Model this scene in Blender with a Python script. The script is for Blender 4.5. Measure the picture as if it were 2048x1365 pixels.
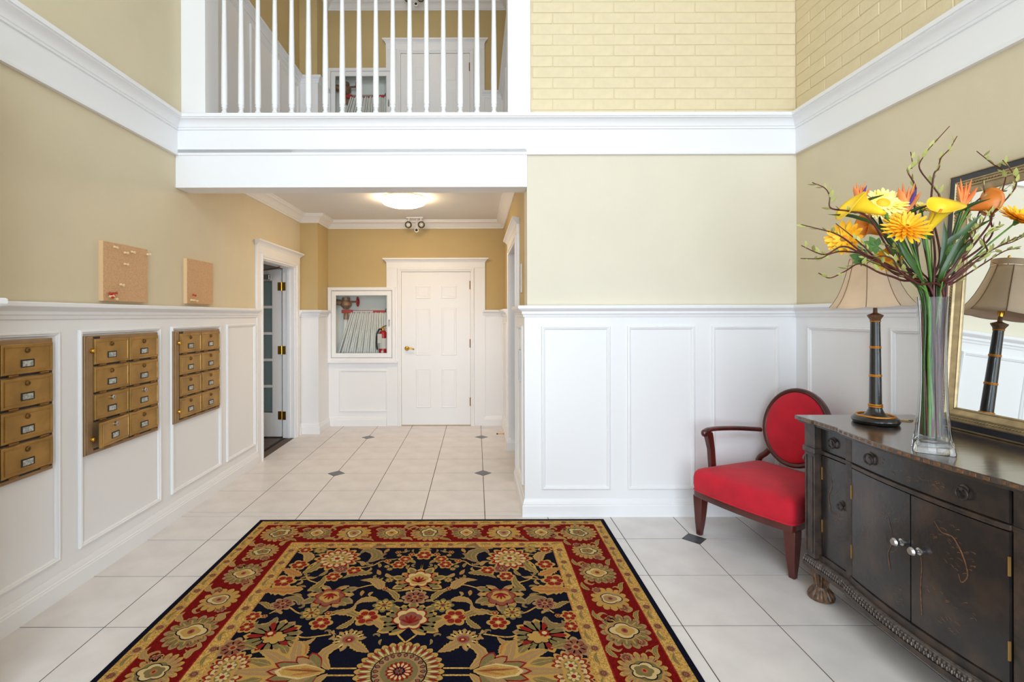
import bpy, math, random
from mathutils import Vector, Matrix, Euler
random.seed(7)
for o in list(bpy.data.objects): bpy.data.objects.remove(o)
SC = bpy.context.scene
COL = SC.collection
PI = math.pi
# ------------------------------------------------------------------ camera
F, HC, VX, VY = 992.0, 1.476, 952.0, 631.0          # focal length (px of 2048), eye height, vanishing point
cam = bpy.data.cameras.new('camera'); camo = bpy.data.objects.new('camera', cam); COL.objects.link(camo)
cam.sensor_width = 36; cam.lens = 36*F/2048; cam.clip_start = .05
cam.shift_x = (1024-VX)/2048; cam.shift_y = -(682.5-VY)/2048
camo.location = (0, 0, HC); camo.rotation_euler = (PI/2, .0025, 0)
SC.camera = camo
# ------------------------------------------------------------------ world, daylight, exposure
w = bpy.data.worlds.new('world'); SC.world = w; w.use_nodes = True
bg = w.node_tree.nodes['Background']; bg.inputs[0].default_value = (.86, .93, 1, 1); bg.inputs[1].default_value = 1.0
def area(name, loc, rot, sx, sy, power, col):
    l = bpy.data.lights.new(name, 'AREA'); l.shape = 'RECTANGLE'; l.size = sx; l.size_y = sy; l.energy = power; l.color = col
    o = bpy.data.objects.new(name, l); COL.objects.link(o); o.location = loc; o.rotation_euler = rot; return o
area('daylight_entrance', (.1, -2.36, 1.3), (PI/2, 0, 0), 3.4, 2.3, 150, (.775, .885, 1.0))
area('daylight_upper_window', (.1, -2.36, 4.15), (PI/2, 0, 0), 3.8, 2.2, 185, (.775, .885, 1.0))
SC.view_settings.view_transform = 'Standard'; SC.view_settings.look = 'None'
SC.view_settings.gamma = 1; SC.view_settings.use_curve_mapping = False
SC.view_settings.exposure = 0.42
SC.cycles.max_bounces = 10; SC.cycles.diffuse_bounces = 6; SC.cycles.transparent_max_bounces = 16
SC.cycles.caustics_reflective = False; SC.cycles.caustics_refractive = False
SC.cycles.sample_clamp_indirect = 6

# ------------------------------------------------------------------ helpers
def px(x, y, Y):
    "point at depth Y on the line of sight through photo pixel x, y"
    return Vector(((x-VX)/F*Y, Y, HC-(y-VY)/F*Y))
class MB:
    def __init__(s): s.v = []; s.f = []; s.m = []
    def add(s, vs, fs, m=0):
        b = len(s.v); s.v += [tuple(p) for p in vs]; s.f += [tuple(i+b for i in f) for f in fs]; s.m += [m]*len(fs); return s
    def box(s, x0, x1, y0, y1, z0, z1, m=0):
        return s.add([(x0,y0,z0),(x1,y0,z0),(x1,y1,z0),(x0,y1,z0),(x0,y0,z1),(x1,y0,z1),(x1,y1,z1),(x0,y1,z1)],
            [(3,2,1,0),(4,5,6,7),(0,1,5,4),(1,2,6,5),(2,3,7,6),(3,0,4,7)], m)
    def poly(s, pts, m=0): return s.add(pts, [tuple(range(len(pts)))], m)
    def prism(s, pts, z0, z1, m=0, inset=0):
        "pts: ccw xy outline"
        n = len(pts); top = pts
        if inset:
            cx = sum(p[0] for p in pts)/n; cy = sum(p[1] for p in pts)/n
            top = []
            for p in pts:
                d = math.hypot(p[0]-cx, p[1]-cy) or 1
                top.append((p[0]-(p[0]-cx)/d*inset, p[1]-(p[1]-cy)/d*inset))
        vs = [(p[0],p[1],z0) for p in pts]+[(p[0],p[1],z1) for p in top]
        fs = [tuple(reversed(range(n))), tuple(range(n,2*n))]+[(i,(i+1)%n,n+(i+1)%n,n+i) for i in range(n)]
        return s.add(vs, fs, m)
    def rings(s, rings, m=0, closed=True, cap=True):
        "loft between rings of equal length"
        n = len(rings[0]); vs = [p for r in rings for p in r]; fs = []
        for k in range(len(rings)-1):
            for i in range(n if closed else n-1):
                j = (i+1) % n; fs.append((k*n+i, k*n+j, (k+1)*n+j, (k+1)*n+i))
        if cap: fs += [tuple(reversed(range(n))), tuple(range((len(rings)-1)*n, len(rings)*n))]
        return s.add(vs, fs, m)
    def lathe(s, prof, c=(0,0,0), n=24, m=0, axis='z', cap=True):
        R = []
        for r, h in prof:
            ring = []
            for i in range(n):
                a = 2*PI*i/n; x, y = r*math.cos(a), r*math.sin(a)
                p = (x,y,h) if axis == 'z' else ((h,x,y) if axis == 'x' else (y,h,x))
                ring.append((c[0]+p[0], c[1]+p[1], c[2]+p[2]))
            R.append(ring)
        return s.rings(R, m, True, cap)
    def tube(s, pts, rad, n=6, m=0, cap=True, flat=1.0):
        pts = [Vector(p) for p in pts]; k = len(pts)
        if not hasattr(rad, '__len__'): rad = [rad]*k
        R = []; up = Vector((0,0,1)); N = None
        for i, p in enumerate(pts):
            t = (pts[min(i+1,k-1)]-pts[max(i-1,0)]); t = t.normalized() if t.length else Vector((0,0,1))
            if N is None:
                N = t.orthogonal().normalized() if abs(t.z) > .95 else t.cross(up).normalized()
            else:
                N = (N-t*N.dot(t)); N = N.normalized() if N.length > 1e-6 else t.orthogonal().normalized()
            B = t.cross(N)
            R.append([p+N*rad[i]*math.cos(2*PI*j/n)+B*rad[i]*flat*math.sin(2*PI*j/n) for j in range(n)])
        return s.rings(R, m, True, cap)
    def sweep(s, prof, path, closed=False, m=0, cap=True):
        "prof: (d, z) with d to the right of the path; path: xy"
        P = [Vector(p) for p in path]; k = len(P); R = []
        for i in range(k):
            def nrm(a, b):
                d = (b-a).normalized(); return Vector((d.y, -d.x))
            if closed or 0 < i < k-1:
                n1 = nrm(P[i-1], P[i]); n2 = nrm(P[i], P[(i+1) % k]); mm = (n1+n2)/(1+n1.dot(n2))
            elif i == 0: mm = nrm(P[0], P[1])
            else: mm = nrm(P[-2], P[-1])
            R.append([(P[i].x+mm.x*d, P[i].y+mm.y*d, z) for d, z in prof])
        if closed: R.append(R[0])
        return s.rings(R, m, True, cap and not closed)
    def torus(s, c, R, r, axis='z', n=20, k=8, m=0, a0=0, a1=2*PI):
        pts = []
        for i in range(n+1):
            a = a0+(a1-a0)*i/n; x, y = R*math.cos(a), R*math.sin(a)
            pts.append((c[0]+x,c[1]+y,c[2]) if axis == 'z' else ((c[0],c[1]+x,c[2]+y) if axis == 'x' else (c[0]+x,c[1],c[2]+y)))
        rings = []
        for i in range(n+1):
            a = a0+(a1-a0)*i/n; ring = []
            for j in range(k):
                b = 2*PI*j/k; rr = R+r*math.cos(b); h = r*math.sin(b); x, y = rr*math.cos(a), rr*math.sin(a)
                p = (x,y,h) if axis == 'z' else ((h,x,y) if axis == 'x' else (x,h,y))
                ring.append((c[0]+p[0], c[1]+p[1], c[2]+p[2]))
            rings.append(ring)
        return s.rings(rings, m, True, a1-a0 < 6.2)
    def ball(s, c, rx, ry, rz, n=16, k=10, m=0):
        R = []
        for i in range(1, k):
            a = PI*i/k
            R.append([(c[0]+rx*math.sin(a)*math.cos(2*PI*j/n), c[1]+ry*math.sin(a)*math.sin(2*PI*j/n), c[2]-rz*math.cos(a)) for j in range(n)])
        return s.rings(R, m, True, True)
    def build(s, name, mats, parent=None, smooth=False, bevel=0, xf=None, world=False, kind=None, seg=2):
        vs = s.v
        if xf: vs = [xf(p) for p in vs]
        if world and parent is not None:
            inv = parent.matrix_basis.inverted(); vs = [inv @ Vector(p) for p in vs]
        me = bpy.data.meshes.new(name); me.from_pydata(vs, [], s.f)
        if not isinstance(mats, (list, tuple)): mats = [mats]
        for mt in mats: me.materials.append(mt)
        if len(mats) > 1: me.polygons.foreach_set('material_index', s.m)
        if smooth:
            me.polygons.foreach_set('use_smooth', [True]*len(me.polygons))
            me.set_sharp_from_angle(angle=math.radians(smooth if smooth > 1 else 40))
        me.update(); me.validate()
        import bmesh
        b = bmesh.new(); b.from_mesh(me); bmesh.ops.recalc_face_normals(b, faces=b.faces); b.to_mesh(me); b.free()
        o = bpy.data.objects.new(name, me); COL.objects.link(o)
        if parent is not None: o.parent = parent
        if bevel:
            md = o.modifiers.new('bevel', 'BEVEL'); md.width = bevel; md.segments = seg; md.limit_method = 'ANGLE'
        if kind: o['kind'] = kind
        return o
def tag(o, label, cat, group=None, kind=None):
    o['label'] = label; o['category'] = cat
    if group: o['group'] = group
    if kind: o['kind'] = kind
    return o
def thing(name, label, cat, loc=(0,0,0), rot=(0,0,0), group=None, kind=None):
    o = bpy.data.objects.new(name, None); COL.objects.link(o); o.location = loc; o.rotation_euler = rot
    o.matrix_basis = Matrix.LocRotScale(Vector(loc), Euler(rot), None); o.empty_display_size = .1
    return tag(o, label, cat, group, kind)
def copy_tree(o, parent=None):
    c = o.copy(); COL.objects.link(c); c.parent = parent
    for ch in o.children: copy_tree(ch, c)
    return c
def inst(o, parent, loc, rot=(0,0,0), scale=(1,1,1)):
    c = o.copy(); COL.objects.link(c); c.parent = parent; c.location = loc; c.rotation_euler = rot; c.scale = scale; return c
def spline(pts, n=6):
    "Catmull-Rom through points"
    P = [Vector(p) for p in pts]; P = [2*P[0]-P[1]]+P+[2*P[-1]-P[-2]]; out = []
    for i in range(1, len(P)-2):
        for k in range(n):
            t = k/n; a, b, c, d = P[i-1], P[i], P[i+1], P[i+2]
            out.append(.5*((2*b)+(c-a)*t+(2*a-5*b+4*c-d)*t*t+(3*b-a-3*c+d)*t**3))
    out.append(P[-2]); return out

# ------------------------------------------------------------------ materials
def srgb(r, g, b):
    return tuple(((c/255/12.92) if c <= 10 else ((c/255+.055)/1.055)**2.4) for c in (r, g, b))
def mat(name, col, rough=.5, metal=0, var=0, scale=8, bump=0, bscale=60, col2=None, coat=0, sheen=0, stretch=None, detail=4, spec=.5, ramp=(.35,.65)):
    m = bpy.data.materials.new(name); m.use_nodes = True; nt = m.node_tree; b = nt.nodes['Principled BSDF']
    b.inputs['Base Color'].default_value = (*col, 1); b.inputs['Roughness'].default_value = rough; b.inputs['Metallic'].default_value = metal
    b.inputs['Coat Weight'].default_value = coat; b.inputs['Coat Roughness'].default_value = .15
    b.inputs['Sheen Weight'].default_value = sheen; b.inputs['Specular IOR Level'].default_value = spec
    tc = nt.nodes.new('ShaderNodeTexCoord'); vec = tc.outputs['Object']
    if stretch:
        mp = nt.nodes.new('ShaderNodeMapping'); mp.inputs['Scale'].default_value = stretch; nt.links.new(vec, mp.inputs[0]); vec = mp.outputs[0]
    if var or col2:
        n = nt.nodes.new('ShaderNodeTexNoise'); n.inputs['Scale'].default_value = scale; n.inputs['Detail'].default_value = detail
        nt.links.new(vec, n.inputs['Vector'])
        r = nt.nodes.new('ShaderNodeValToRGB'); nt.links.new(n.outputs['Fac'], r.inputs[0])
        r.color_ramp.elements[0].position = ramp[0]; r.color_ramp.elements[1].position = ramp[1]
        c2 = col2 or tuple(min(1, c*(1+var)) for c in col); c1 = col if col2 else tuple(c*(1-var) for c in col)
        r.color_ramp.elements[0].color = (*c1, 1); r.color_ramp.elements[1].color = (*c2, 1)
        nt.links.new(r.outputs[0], b.inputs['Base Color'])
    if bump:
        n2 = nt.nodes.new('ShaderNodeTexNoise'); n2.inputs['Scale'].default_value = bscale; n2.inputs['Detail'].default_value = 3
        nt.links.new(vec, n2.inputs['Vector'])
        bp = nt.nodes.new('ShaderNodeBump'); bp.inputs['Strength'].default_value = bump; bp.inputs['Distance'].default_value = .004
        nt.links.new(n2.outputs['Fac'], bp.inputs['Height']); nt.links.new(bp.outputs[0], b.inputs['Normal'])
    return m
def emit(name, col, s):
    m = bpy.data.materials.new(name); m.use_nodes = True; b = m.node_tree.nodes['Principled BSDF']
    b.inputs['Base Color'].default_value = (*col, 1); b.inputs['Emission Color'].default_value = (*col, 1); b.inputs['Emission Strength'].default_value = s
    return m
def glass(name, tint=(.98,.99,.985), gloss=.5, rough=.02, blend=.25):
    m = bpy.data.materials.new(name); m.use_nodes = True; nt = m.node_tree
    for n in list(nt.nodes): nt.nodes.remove(n)
    out = nt.nodes.new('ShaderNodeOutputMaterial'); mx = nt.nodes.new('ShaderNodeMixShader'); t = nt.nodes.new('ShaderNodeBsdfTransparent')
    g = nt.nodes.new('ShaderNodeBsdfGlossy'); lw = nt.nodes.new('ShaderNodeFresnel'); lw.inputs[0].default_value = 1.0+blend*2
    t.inputs[0].default_value = (*tint, 1); g.inputs['Roughness'].default_value = rough; g.inputs[0].default_value = (gloss*2, gloss*2, gloss*2, 1)
    nt.links.new(lw.outputs[0], mx.inputs[0]); nt.links.new(t.outputs[0], mx.inputs[1]); nt.links.new(g.outputs[0], mx.inputs[2]); nt.links.new(mx.outputs[0], out.inputs[0])
    return m
M = {}
M['white'] = mat('white_semigloss_paint', (.83,.83,.845), .38)
M['ceil'] = mat('ceiling_paint', (.80,.79,.78), .9)
M['paint'] = mat('khaki_wall_paint', srgb(213,200,171), .75, var=.02, scale=3, bump=.12, bscale=220)
M['cream'] = mat('daylit_tone_wall_paint', srgb(222,214,195), .7, var=.015, scale=3, bump=.12, bscale=220)  # paler copy of the khaki paint, strong daylight put into the colour
M['warmlit_paint'] = mat('warmlit_tone_wall_paint', srgb(194,171,122), .75, var=.02, scale=3, bump=.12, bscale=220)  # deeper copy of the khaki paint, warm corridor light put into the colour
M['brickp'] = mat('painted_brick', srgb(222,207,173), .7, var=.03, scale=14, bump=.5, bscale=70)
M['mortar'] = mat('painted_mortar', srgb(216,201,166), .85, bump=.4, bscale=120)
M['tile'] = mat('glazed_floor_tile', srgb(219,213,210), .34, var=.06, scale=5, bump=.04, bscale=20, detail=6)
M['grout'] = mat('dark_grout', srgb(92,80,74), .9)
M['diamond'] = mat('charcoal_inset_tile', srgb(72,74,80), .25, var=.1, scale=20)
M['brass'] = mat('aged_brass', srgb(170,132,72), .42, .6, var=.16, scale=9, bump=.05, bscale=150)
M['brassd'] = mat('dark_brass', srgb(128,92,44), .5, .7, var=.2, scale=20)
M['brassfr'] = mat('bronze_frame', srgb(158,128,94), .5, .55, var=.1, scale=12)
M['gold'] = mat('polished_brass', srgb(212,160,60), .22, 1)
M['steel'] = mat('steel', srgb(190,190,190), .3, 1)
M['dark'] = mat('dark_recess', srgb(38,36,34), .7)
M['card'] = mat('name_card', srgb(176,178,172), .6, var=.3, scale=90, ramp=(.45,.6))
M['cork'] = mat('cork', srgb(206,164,122), .9, var=.12, scale=140, bump=.3, bscale=260)
M['corkedge'] = mat('pale_wood_edge', srgb(224,190,146), .7)
M['pin'] = mat('pin_cream', srgb(232,206,160), .4)
M['pinred'] = mat('pin_red', srgb(190,60,40), .4)
M['mahog'] = mat('mahogany', srgb(74,28,22), .28, var=.35, scale=10, stretch=(1,1,.15), coat=.3)
M['velvet'] = mat('red_velvet', srgb(190,12,38), .85, var=.12, scale=7, sheen=.08, bump=.15, bscale=240)
M['lacq'] = mat('crackled_black_lacquer', srgb(36,34,35), .32, col2=srgb(78,60,48), scale=7, detail=12, bump=.25, bscale=45, ramp=(.45,.85), coat=.25)
M['lacqtop'] = mat('lacquer_top', srgb(52,42,36), .2, col2=srgb(84,66,52), scale=30, stretch=(.12,1,1), bump=.35, bscale=60, ramp=(.4,.7), coat=1)
M['lacqtrim'] = mat('worn_lacquer_trim', srgb(40,36,35), .36, col2=srgb(74,58,48), scale=18, detail=8, bump=.2, bscale=60)
M['carved'] = mat('carved_grey_trim', srgb(112,102,96), .38, var=.35, scale=60, metal=.3)
M['iron'] = mat('dark_iron', srgb(58,52,48), .45, .5)
M['copper'] = mat('copper_paint', srgb(116,80,50), .5, var=.4, scale=60)
M['footm'] = mat('worn_gilt_wood', srgb(58,42,34), .45, col2=srgb(118,86,60), scale=45)
M['black'] = mat('black_lamp_wood', srgb(34,32,32), .3, var=.2, scale=30, coat=.3)
M['orange'] = mat('gilt_band', srgb(206,134,44), .35, .4)
M['shade'] = mat('tan_silk_shade', srgb(228,200,170), .8, var=.04, scale=10, sheen=.2)
M['seam'] = mat('shade_seam', srgb(128,102,78), .8)
M['mirror'] = mat('mirror_silver', (.93,.95,.94), 0, 1)
M['frgold'] = mat('champagne_gold', srgb(176,154,116), .38, .5, var=.15, scale=25)
M['frdark'] = mat('navy_black_frame', srgb(36,36,44), .35)
M['pane'] = glass('thin_window_glass', (.985,.99,.985), .5, .02, .13)
M['vase'] = glass('vase_glass', (.94,.955,.95), .5, .01, .11)
M['frost'] = mat('dim_door_glass', srgb(120,140,144), .12, spec=.6)
M['walnut'] = mat('dark_wood_floor', srgb(72,56,46), .4, var=.3, scale=12, stretch=(1,8,1))
M['lampem'] = emit('lamp_diffuser', (1, .75, .46), 26.0)
M['lampem2'] = emit('dim_lamp_diffuser', (1, .75, .46), 6.0)
M['redmetal'] = mat('red_enamel', srgb(172,46,40), .4, .1, var=.1, scale=20)
M['redex'] = mat('extinguisher_red', srgb(190,24,36), .3)
M['bronze'] = mat('valve_bronze', srgb(150,116,92), .5, .4, var=.2, scale=30)
M['hose'] = mat('white_canvas_hose', srgb(236,236,230), .85, var=.05, scale=60, bump=.2, bscale=300)
M['label'] = mat('paper_label', srgb(226,222,212), .7, var=.06, scale=120)
M['rubber'] = mat('black_rubber', srgb(34,36,42), .6)
M['cabin'] = mat('cabinet_inside_paint', srgb(232,234,228), .6)
M['clear'] = glass('clear_plastic', (.93,.93,.93), .5, .05, .35)

# ------------------------------------------------------------------ the setting
LX, RX, FY, BY, CX = -2.20, 2.360, 3.65, 6.64, .377       # left, right, lobby front, corridor back, corridor right
BRX, BRY = 2.415, 3.742                                    # brick faces (upper storey)
Z2, TOP, REAR = 2.92, 5.78, -2.2
RAIL = [(-.005,1.462),(.008,1.462),(.012,1.478),(.020,1.486),(.020,1.502),(.032,1.512),(.046,1.520),(.050,1.526),(.050,1.542),(.046,1.547),(-.005,1.547)]
BASE = [(-.005,0),(.020,0),(.020,.080),(.016,.086),(.016,.094),(.012,.098),(.010,.112),(.004,.128),(-.005,.130)]
CROWN = [(d, 2.742-(2.742-z)*.74) for d, z in [(-.005,2.60),(.012,2.60),(.014,2.615),(.022,2.622),(.030,2.640),(.052,2.672),(.080,2.694),(.088,2.698),(.090,2.712),(.100,2.714),(.100,2.742),(-.005,2.742)]]
PM = [(0,0),(0,.008),(.005,.014),(.012,.016),(.016,.011),(.020,.011),(.026,.006),(.028,0)]   # picture-frame moulding: offset inwards, height
def up(pr, dz): return [(d, z+dz) for d, z in pr]
fl = MB()
fl.box(LX-.1, RX+.1, REAR, BY+.1, -.12, -.0015)
floor = fl.build('floor', M['grout']); tag(floor, 'pale ceramic tile floor of the lobby and corridor', 'floor', kind='structure')
P, G = .4572, .0018
def clip_tile(x0, x1, y0, y1, xa, xb, ya, yb):
    a, b, c, d = max(x0,xa), min(x1,xb), max(y0,ya), min(y1,yb)
    return (a, b, c, d) if b-a > .012 and d-c > .012 else None
cache = {}
def is_dia(i, j): return (i % 3 == 0) and (j % 3 == 2)      # corner of tiles i, j carries a charcoal inset
XL = lambda i: .062+P*i
YL = lambda j: 2.362-.009+P*(j+.0)
DH = .078
for i in range(-6, 7):
    for j in range(-11, 11):
        for reg in ((LX, RX, REAR, FY-.002), (LX, .66, FY-.002, BY)):
            r = clip_tile(XL(i), XL(i+1), YL(j), YL(j+1), *reg)
            if not r or (reg[1] < 1 and r[0] > CX and not (4.4 < (r[2]+r[3])/2 < 5.5)): continue
            a, b, c, d = r[0]+G, r[1]-G, r[2]+G, r[3]-G
            pts = []
            for (qx, qy, ci, cj, sx, sy) in ((a,c,i,j,1,1),(b,c,i+1,j,-1,1),(b,d,i+1,j+1,-1,-1),(a,d,i,j+1,1,-1)):
                gx, gy = XL(ci), YL(cj)
                if is_dia(ci, cj) and abs(qx-gx) < .01 and abs(qy-gy) < .01:
                    h = DH+G
                    e = [(qx+sx*h, qy), (qx, qy+sy*h)]
                    pts += e if (sx*sy < 0) else e[::-1]
                else: pts.append((qx, qy))
            cx, cy = (a+b)/2, (c+d)/2
            key = tuple(round(v, 4) for p in pts for v in (p[0]-cx, p[1]-cy))
            if key not in cache:
                m_ = MB(); m_.prism([(p[0]-cx, p[1]-cy) for p in pts], -.01, 0, inset=.0016)
                t = m_.build('floor_tile', M['tile'], floor); cache[key] = t; t.location = (cx, cy, 0)
            else: inst(cache[key], floor, (cx, cy, 0))
dm = None
for i in range(-6, 7):
    for j in range(-6, 11):
        if is_dia(i, j):
            X, Y = XL(i), YL(j)
            if X > RX-.1 or X < LX+.1 or (Y > FY and X > CX) or Y > BY or Y < -1: continue
            if dm is None:
                m_ = MB(); m_.prism([(DH,0),(0,DH),(-DH,0),(0,-DH)], -.01, 0, inset=.002); dm = m_.build('inset_tile', M['diamond'], floor); dm.location = (X, Y, 0)
            else: inst(dm, floor, (X, Y, 0))

# left wall (both storeys), doorway of the open glazed door
DL0, DL1, DTOP = 5.08, 6.00, 2.062
m = MB(); m.box(LX-.12, LX, REAR, FY+.15, 0, TOP).box(LX-.12, LX, FY+.15, DL0, 0, 2.9).box(LX-.12, LX, DL0, DL1, DTOP, 2.9).box(LX-.12, LX, DL1, BY+.12, 0, 2.9)
wl = m.build('wall_left', M['paint']); tag(wl, 'khaki left wall with white wainscot, mailboxes and cork boards', 'wall', kind='structure')
m = MB(); m.box(LX-.12, LX, FY+.15, BY+.12, 2.9, TOP).box(LX, -1.98, 6.205, BY, 2.9, TOP)
wlu = m.build('wall_upper_left', M['warmlit_paint']); tag(wlu, 'khaki left wall of the upstairs corridor, warm light put into its colour', 'wall', kind='structure')
m = MB(); m.box(LX, -1.98, 6.205, BY, 0, 2.9)
wp = m.build('wall_pier', M['warmlit_paint']); tag(wp, 'narrow tan wall pier right of the glazed door', 'wall', kind='structure')
m = MB(); m.box(LX, -1.866, 1.70, 1.85, 0, 2.66)
stub = m.build('wall_stub', M['paint']); tag(stub, 'short wall return at the far left edge of the photo', 'wall', kind='structure')
# lobby front wall and upper brick
m = MB(); m.box(CX, RX+.15, FY, FY+.2, 0, 2.93)
wf = m.build('wall_front', M['cream']); tag(wf, 'khaki wall facing the camera, daylight put into its pale colour, above tall white wainscot panels', 'wall', kind='structure')
m = MB(); m.box(.40, BRX+.2, BRY+.004, BRY+.2, 2.9, TOP)
wfu = m.build('wall_front_upper', M['mortar']); tag(wfu, 'painted brick wall right of the balcony opening', 'wall', kind='structure')
m = MB(); m.box(RX, RX+.15, REAR, FY+.2, 0, 2.93)
wr = m.build('wall_right', M['paint']); tag(wr, 'khaki right wall behind the mirror and console', 'wall', kind='structure')
m = MB(); m.box(BRX+.004, BRX+.2, REAR, BRY+.2, 2.9, TOP)
wru = m.build('wall_right_upper', M['mortar']); tag(wru, 'painted brick wall above the crown on the right side', 'wall', kind='structure')
BL, BH = .307, .0815
m = MB(); m.box(-(BL-.007)/2, (BL-.007)/2, 0, .012, 0, BH-.006)
br0 = m.build('brick', M['brickp'], wfu, bevel=.0022, seg=1); first = True
m = MB(); m.box(0, .148, 0, .012, 0, BH-.006); brh = m.build('brick', M['brickp'], wfu, bevel=.0022, seg=1)
used_h = False
for k in range(14):
    z = 2.945+k*BH; off = .5*BL*(k % 2); x = .41-off+.02
    while x < BRX-.02:
        xa, xb = max(x, .412), min(x+BL, BRX)
        if xb-xa > .27: cxx, o = (xa+xb)/2, br0
        elif xb-xa > .03: cxx, o = xa+.0035, brh
        else: x += BL; continue
        j = (random.uniform(-.002,.002), random.uniform(-.0012,.0012))
        if o is br0 and first: br0.location = (cxx+j[0], BRY+j[1], z); first = False
        elif o is brh:
            t = brh if not used_h else inst(brh, wfu, (0,0,0)); used_h = True; t.location = (cxx, BRY+j[1], z); t.scale = ((xb-xa-.007)/.148, 1, 1)
        else: inst(o, wfu, (cxx+j[0], BRY+j[1], z), (0, random.uniform(-.003,.003), 0))
        x += BL
for k in range(14):
    z = 2.945+k*BH; off = .5*BL*((k+1) % 2); y = BRY-off-.01
    while y > .9:
        ya, yb = max(y-BL, .5), min(y, BRY)
        if yb-ya > .27:
            inst(br0, wru, (BRX+random.uniform(-.0012,.0012), (ya+yb)/2, z), (random.uniform(-.003,.003)*0, 0, -PI/2))
        y -= BL
    if off: inst(brh, wru, (BRX, BRY-.004, z), (0,0,-PI/2))
# rear wall with glazed entrance behind the camera
m = MB(); m.box(LX-.12, -1.65, REAR-.12, REAR, 0, TOP).box(1.85, BRX+.2, REAR-.12, REAR, 0, TOP).box(-1.65, 1.85, REAR-.12, REAR, 2.45, 3.05).box(-1.65, 1.85, REAR-.12, REAR, 5.25, TOP)
wre = m.build('wall_rear', M['paint']); tag(wre, 'wall with the glazed entrance behind the camera', 'wall', kind='structure')
def glazing(name, z0, z1, label):
    r = thing(name, label, 'window', (.1, REAR-.06, z0), kind='structure')
    f = MB(); H = z1-z0
    f.box(-1.75,1.75,-.04,.04,0,.07).box(-1.75,1.75,-.04,.04,H-.07,H)
    for x in (-1.75, -.92, -.035, .85, 1.68): f.box(x, x+.07, -.035, .035, .07, H-.07)
    f.build('frame', M['white'], r)
    for x in (-1.68, -.85, .035, .92):
        g = MB(); g.box(x, x+.83 if x not in (-.85,) else -.035, -.004, .004, .07, H-.07); g.build('pane', M['pane'], r)
glazing('window_1', 0, 2.45, 'glazed entrance doors behind the camera')
glazing('window_2', 3.05, 5.25, 'tall upper window behind the camera')
# corridor: back wall, right walls with lift recess, ceilings
m = MB(); m.box(LX-.12, CX+.5, BY, BY+.12, 0, TOP)
wb = m.build('wall_back', M['warmlit_paint']); tag(wb, 'khaki end wall of the corridor with the white panel door', 'wall', kind='structure')
EL0, EL1 = 4.44, 5.42
m = MB(); m.box(CX, CX+.14, FY+.2, EL0, 0, 2.80).box(CX, CX+.14, EL1, BY+.05, 0, 2.80).box(CX, CX+.14, EL0, EL1, 2.15, 2.80)
m.box(CX+.035, CX+.14, BRY+.2, BY+.05, 2.80, TOP)
m.box(CX+.14, .72, EL0-.12, EL0, 0, 2.4).box(CX+.14, .72, EL1, EL1+.12, 0, 2.4).box(.66, .72, EL0, EL1, 0, 2.4).box(CX+.14, .72, EL0, EL1, 2.15, 2.3)
wcr = m.build('wall_corridor_right', M['warmlit_paint']); tag(wcr, 'right wall of the corridor with the lift opening', 'wall', kind='structure')
m = MB(); m.box(LX-.1, CX+.05, FY+.13, BY+.05, 2.742, 2.90)
cc = m.build('ceiling_corridor', M['ceil']); tag(cc, 'white corridor ceiling with round lamp', 'ceiling', kind='structure')
m = MB(); m.box(LX-.1, BRX+.2, REAR-.1, BRY+.05, TOP, TOP+.1)
cl = m.build('ceiling_lobby', M['ceil']); tag(cl, 'high white lobby ceiling out of view', 'ceiling', kind='structure')
m = MB(); m.box(LX-.1, CX+.1, FY+.13, BY+.05, 2.742+Z2, 2.742+Z2+.1)
cu = m.build('ceiling_upper', M['ceil']); tag(cu, 'white ceiling of the upstairs corridor seen through balusters', 'ceiling', kind='structure')
m = MB(); m.box(LX-.1, CX+.05, FY+.09, BY, 2.90, Z2); fu = m.build('floor_upper', M['ceil']); tag(fu, 'upstairs corridor floor behind the balusters', 'floor', kind='structure')
m = MB(); m.box(LX, .242, FY+.09, FY+.25, 5.15, TOP); hd = m.build('wall_balcony_header', M['paint']); tag(hd, 'wall above the balcony opening', 'wall', kind='structure')
# room behind the open door
m = MB(); m.box(-4.3, LX-.12, 4.4, 7.2, -.12, -.004); fr = m.build('floor_side_room', M['dark']); tag(fr, 'dark wood floor in the side room', 'floor', kind='structure')
pk = None
for k in range(9):
    for q in range(2):
        if pk is None:
            b_ = MB(); b_.box(0, 1.02, 0, .148, -.003, .001); pk = b_.build('plank', M['walnut'], fr, bevel=.002, seg=1); pk.location = (-2.33-1.03, 4.9+.15*k, 0)
        else: inst(pk, fr, (-2.33-1.03-1.03*q+(.3*(k%2) if q else 0), 4.9+.15*k, 0))
m = MB(); m.box(-4.3, LX-.12, 7.1, 7.2, 0, 2.8).box(-4.3, LX-.12, 4.4, 4.5, 0, 2.8).box(-4.3, -4.2, 4.4, 7.2, 0, 2.8).box(-4.3, LX-.12, 4.4, 7.2, 2.7, 2.8)
ws = m.build('wall_side_room', M['ceil']); tag(ws, 'pale walls of the side room behind the glazed door', 'wall', kind='structure')

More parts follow.
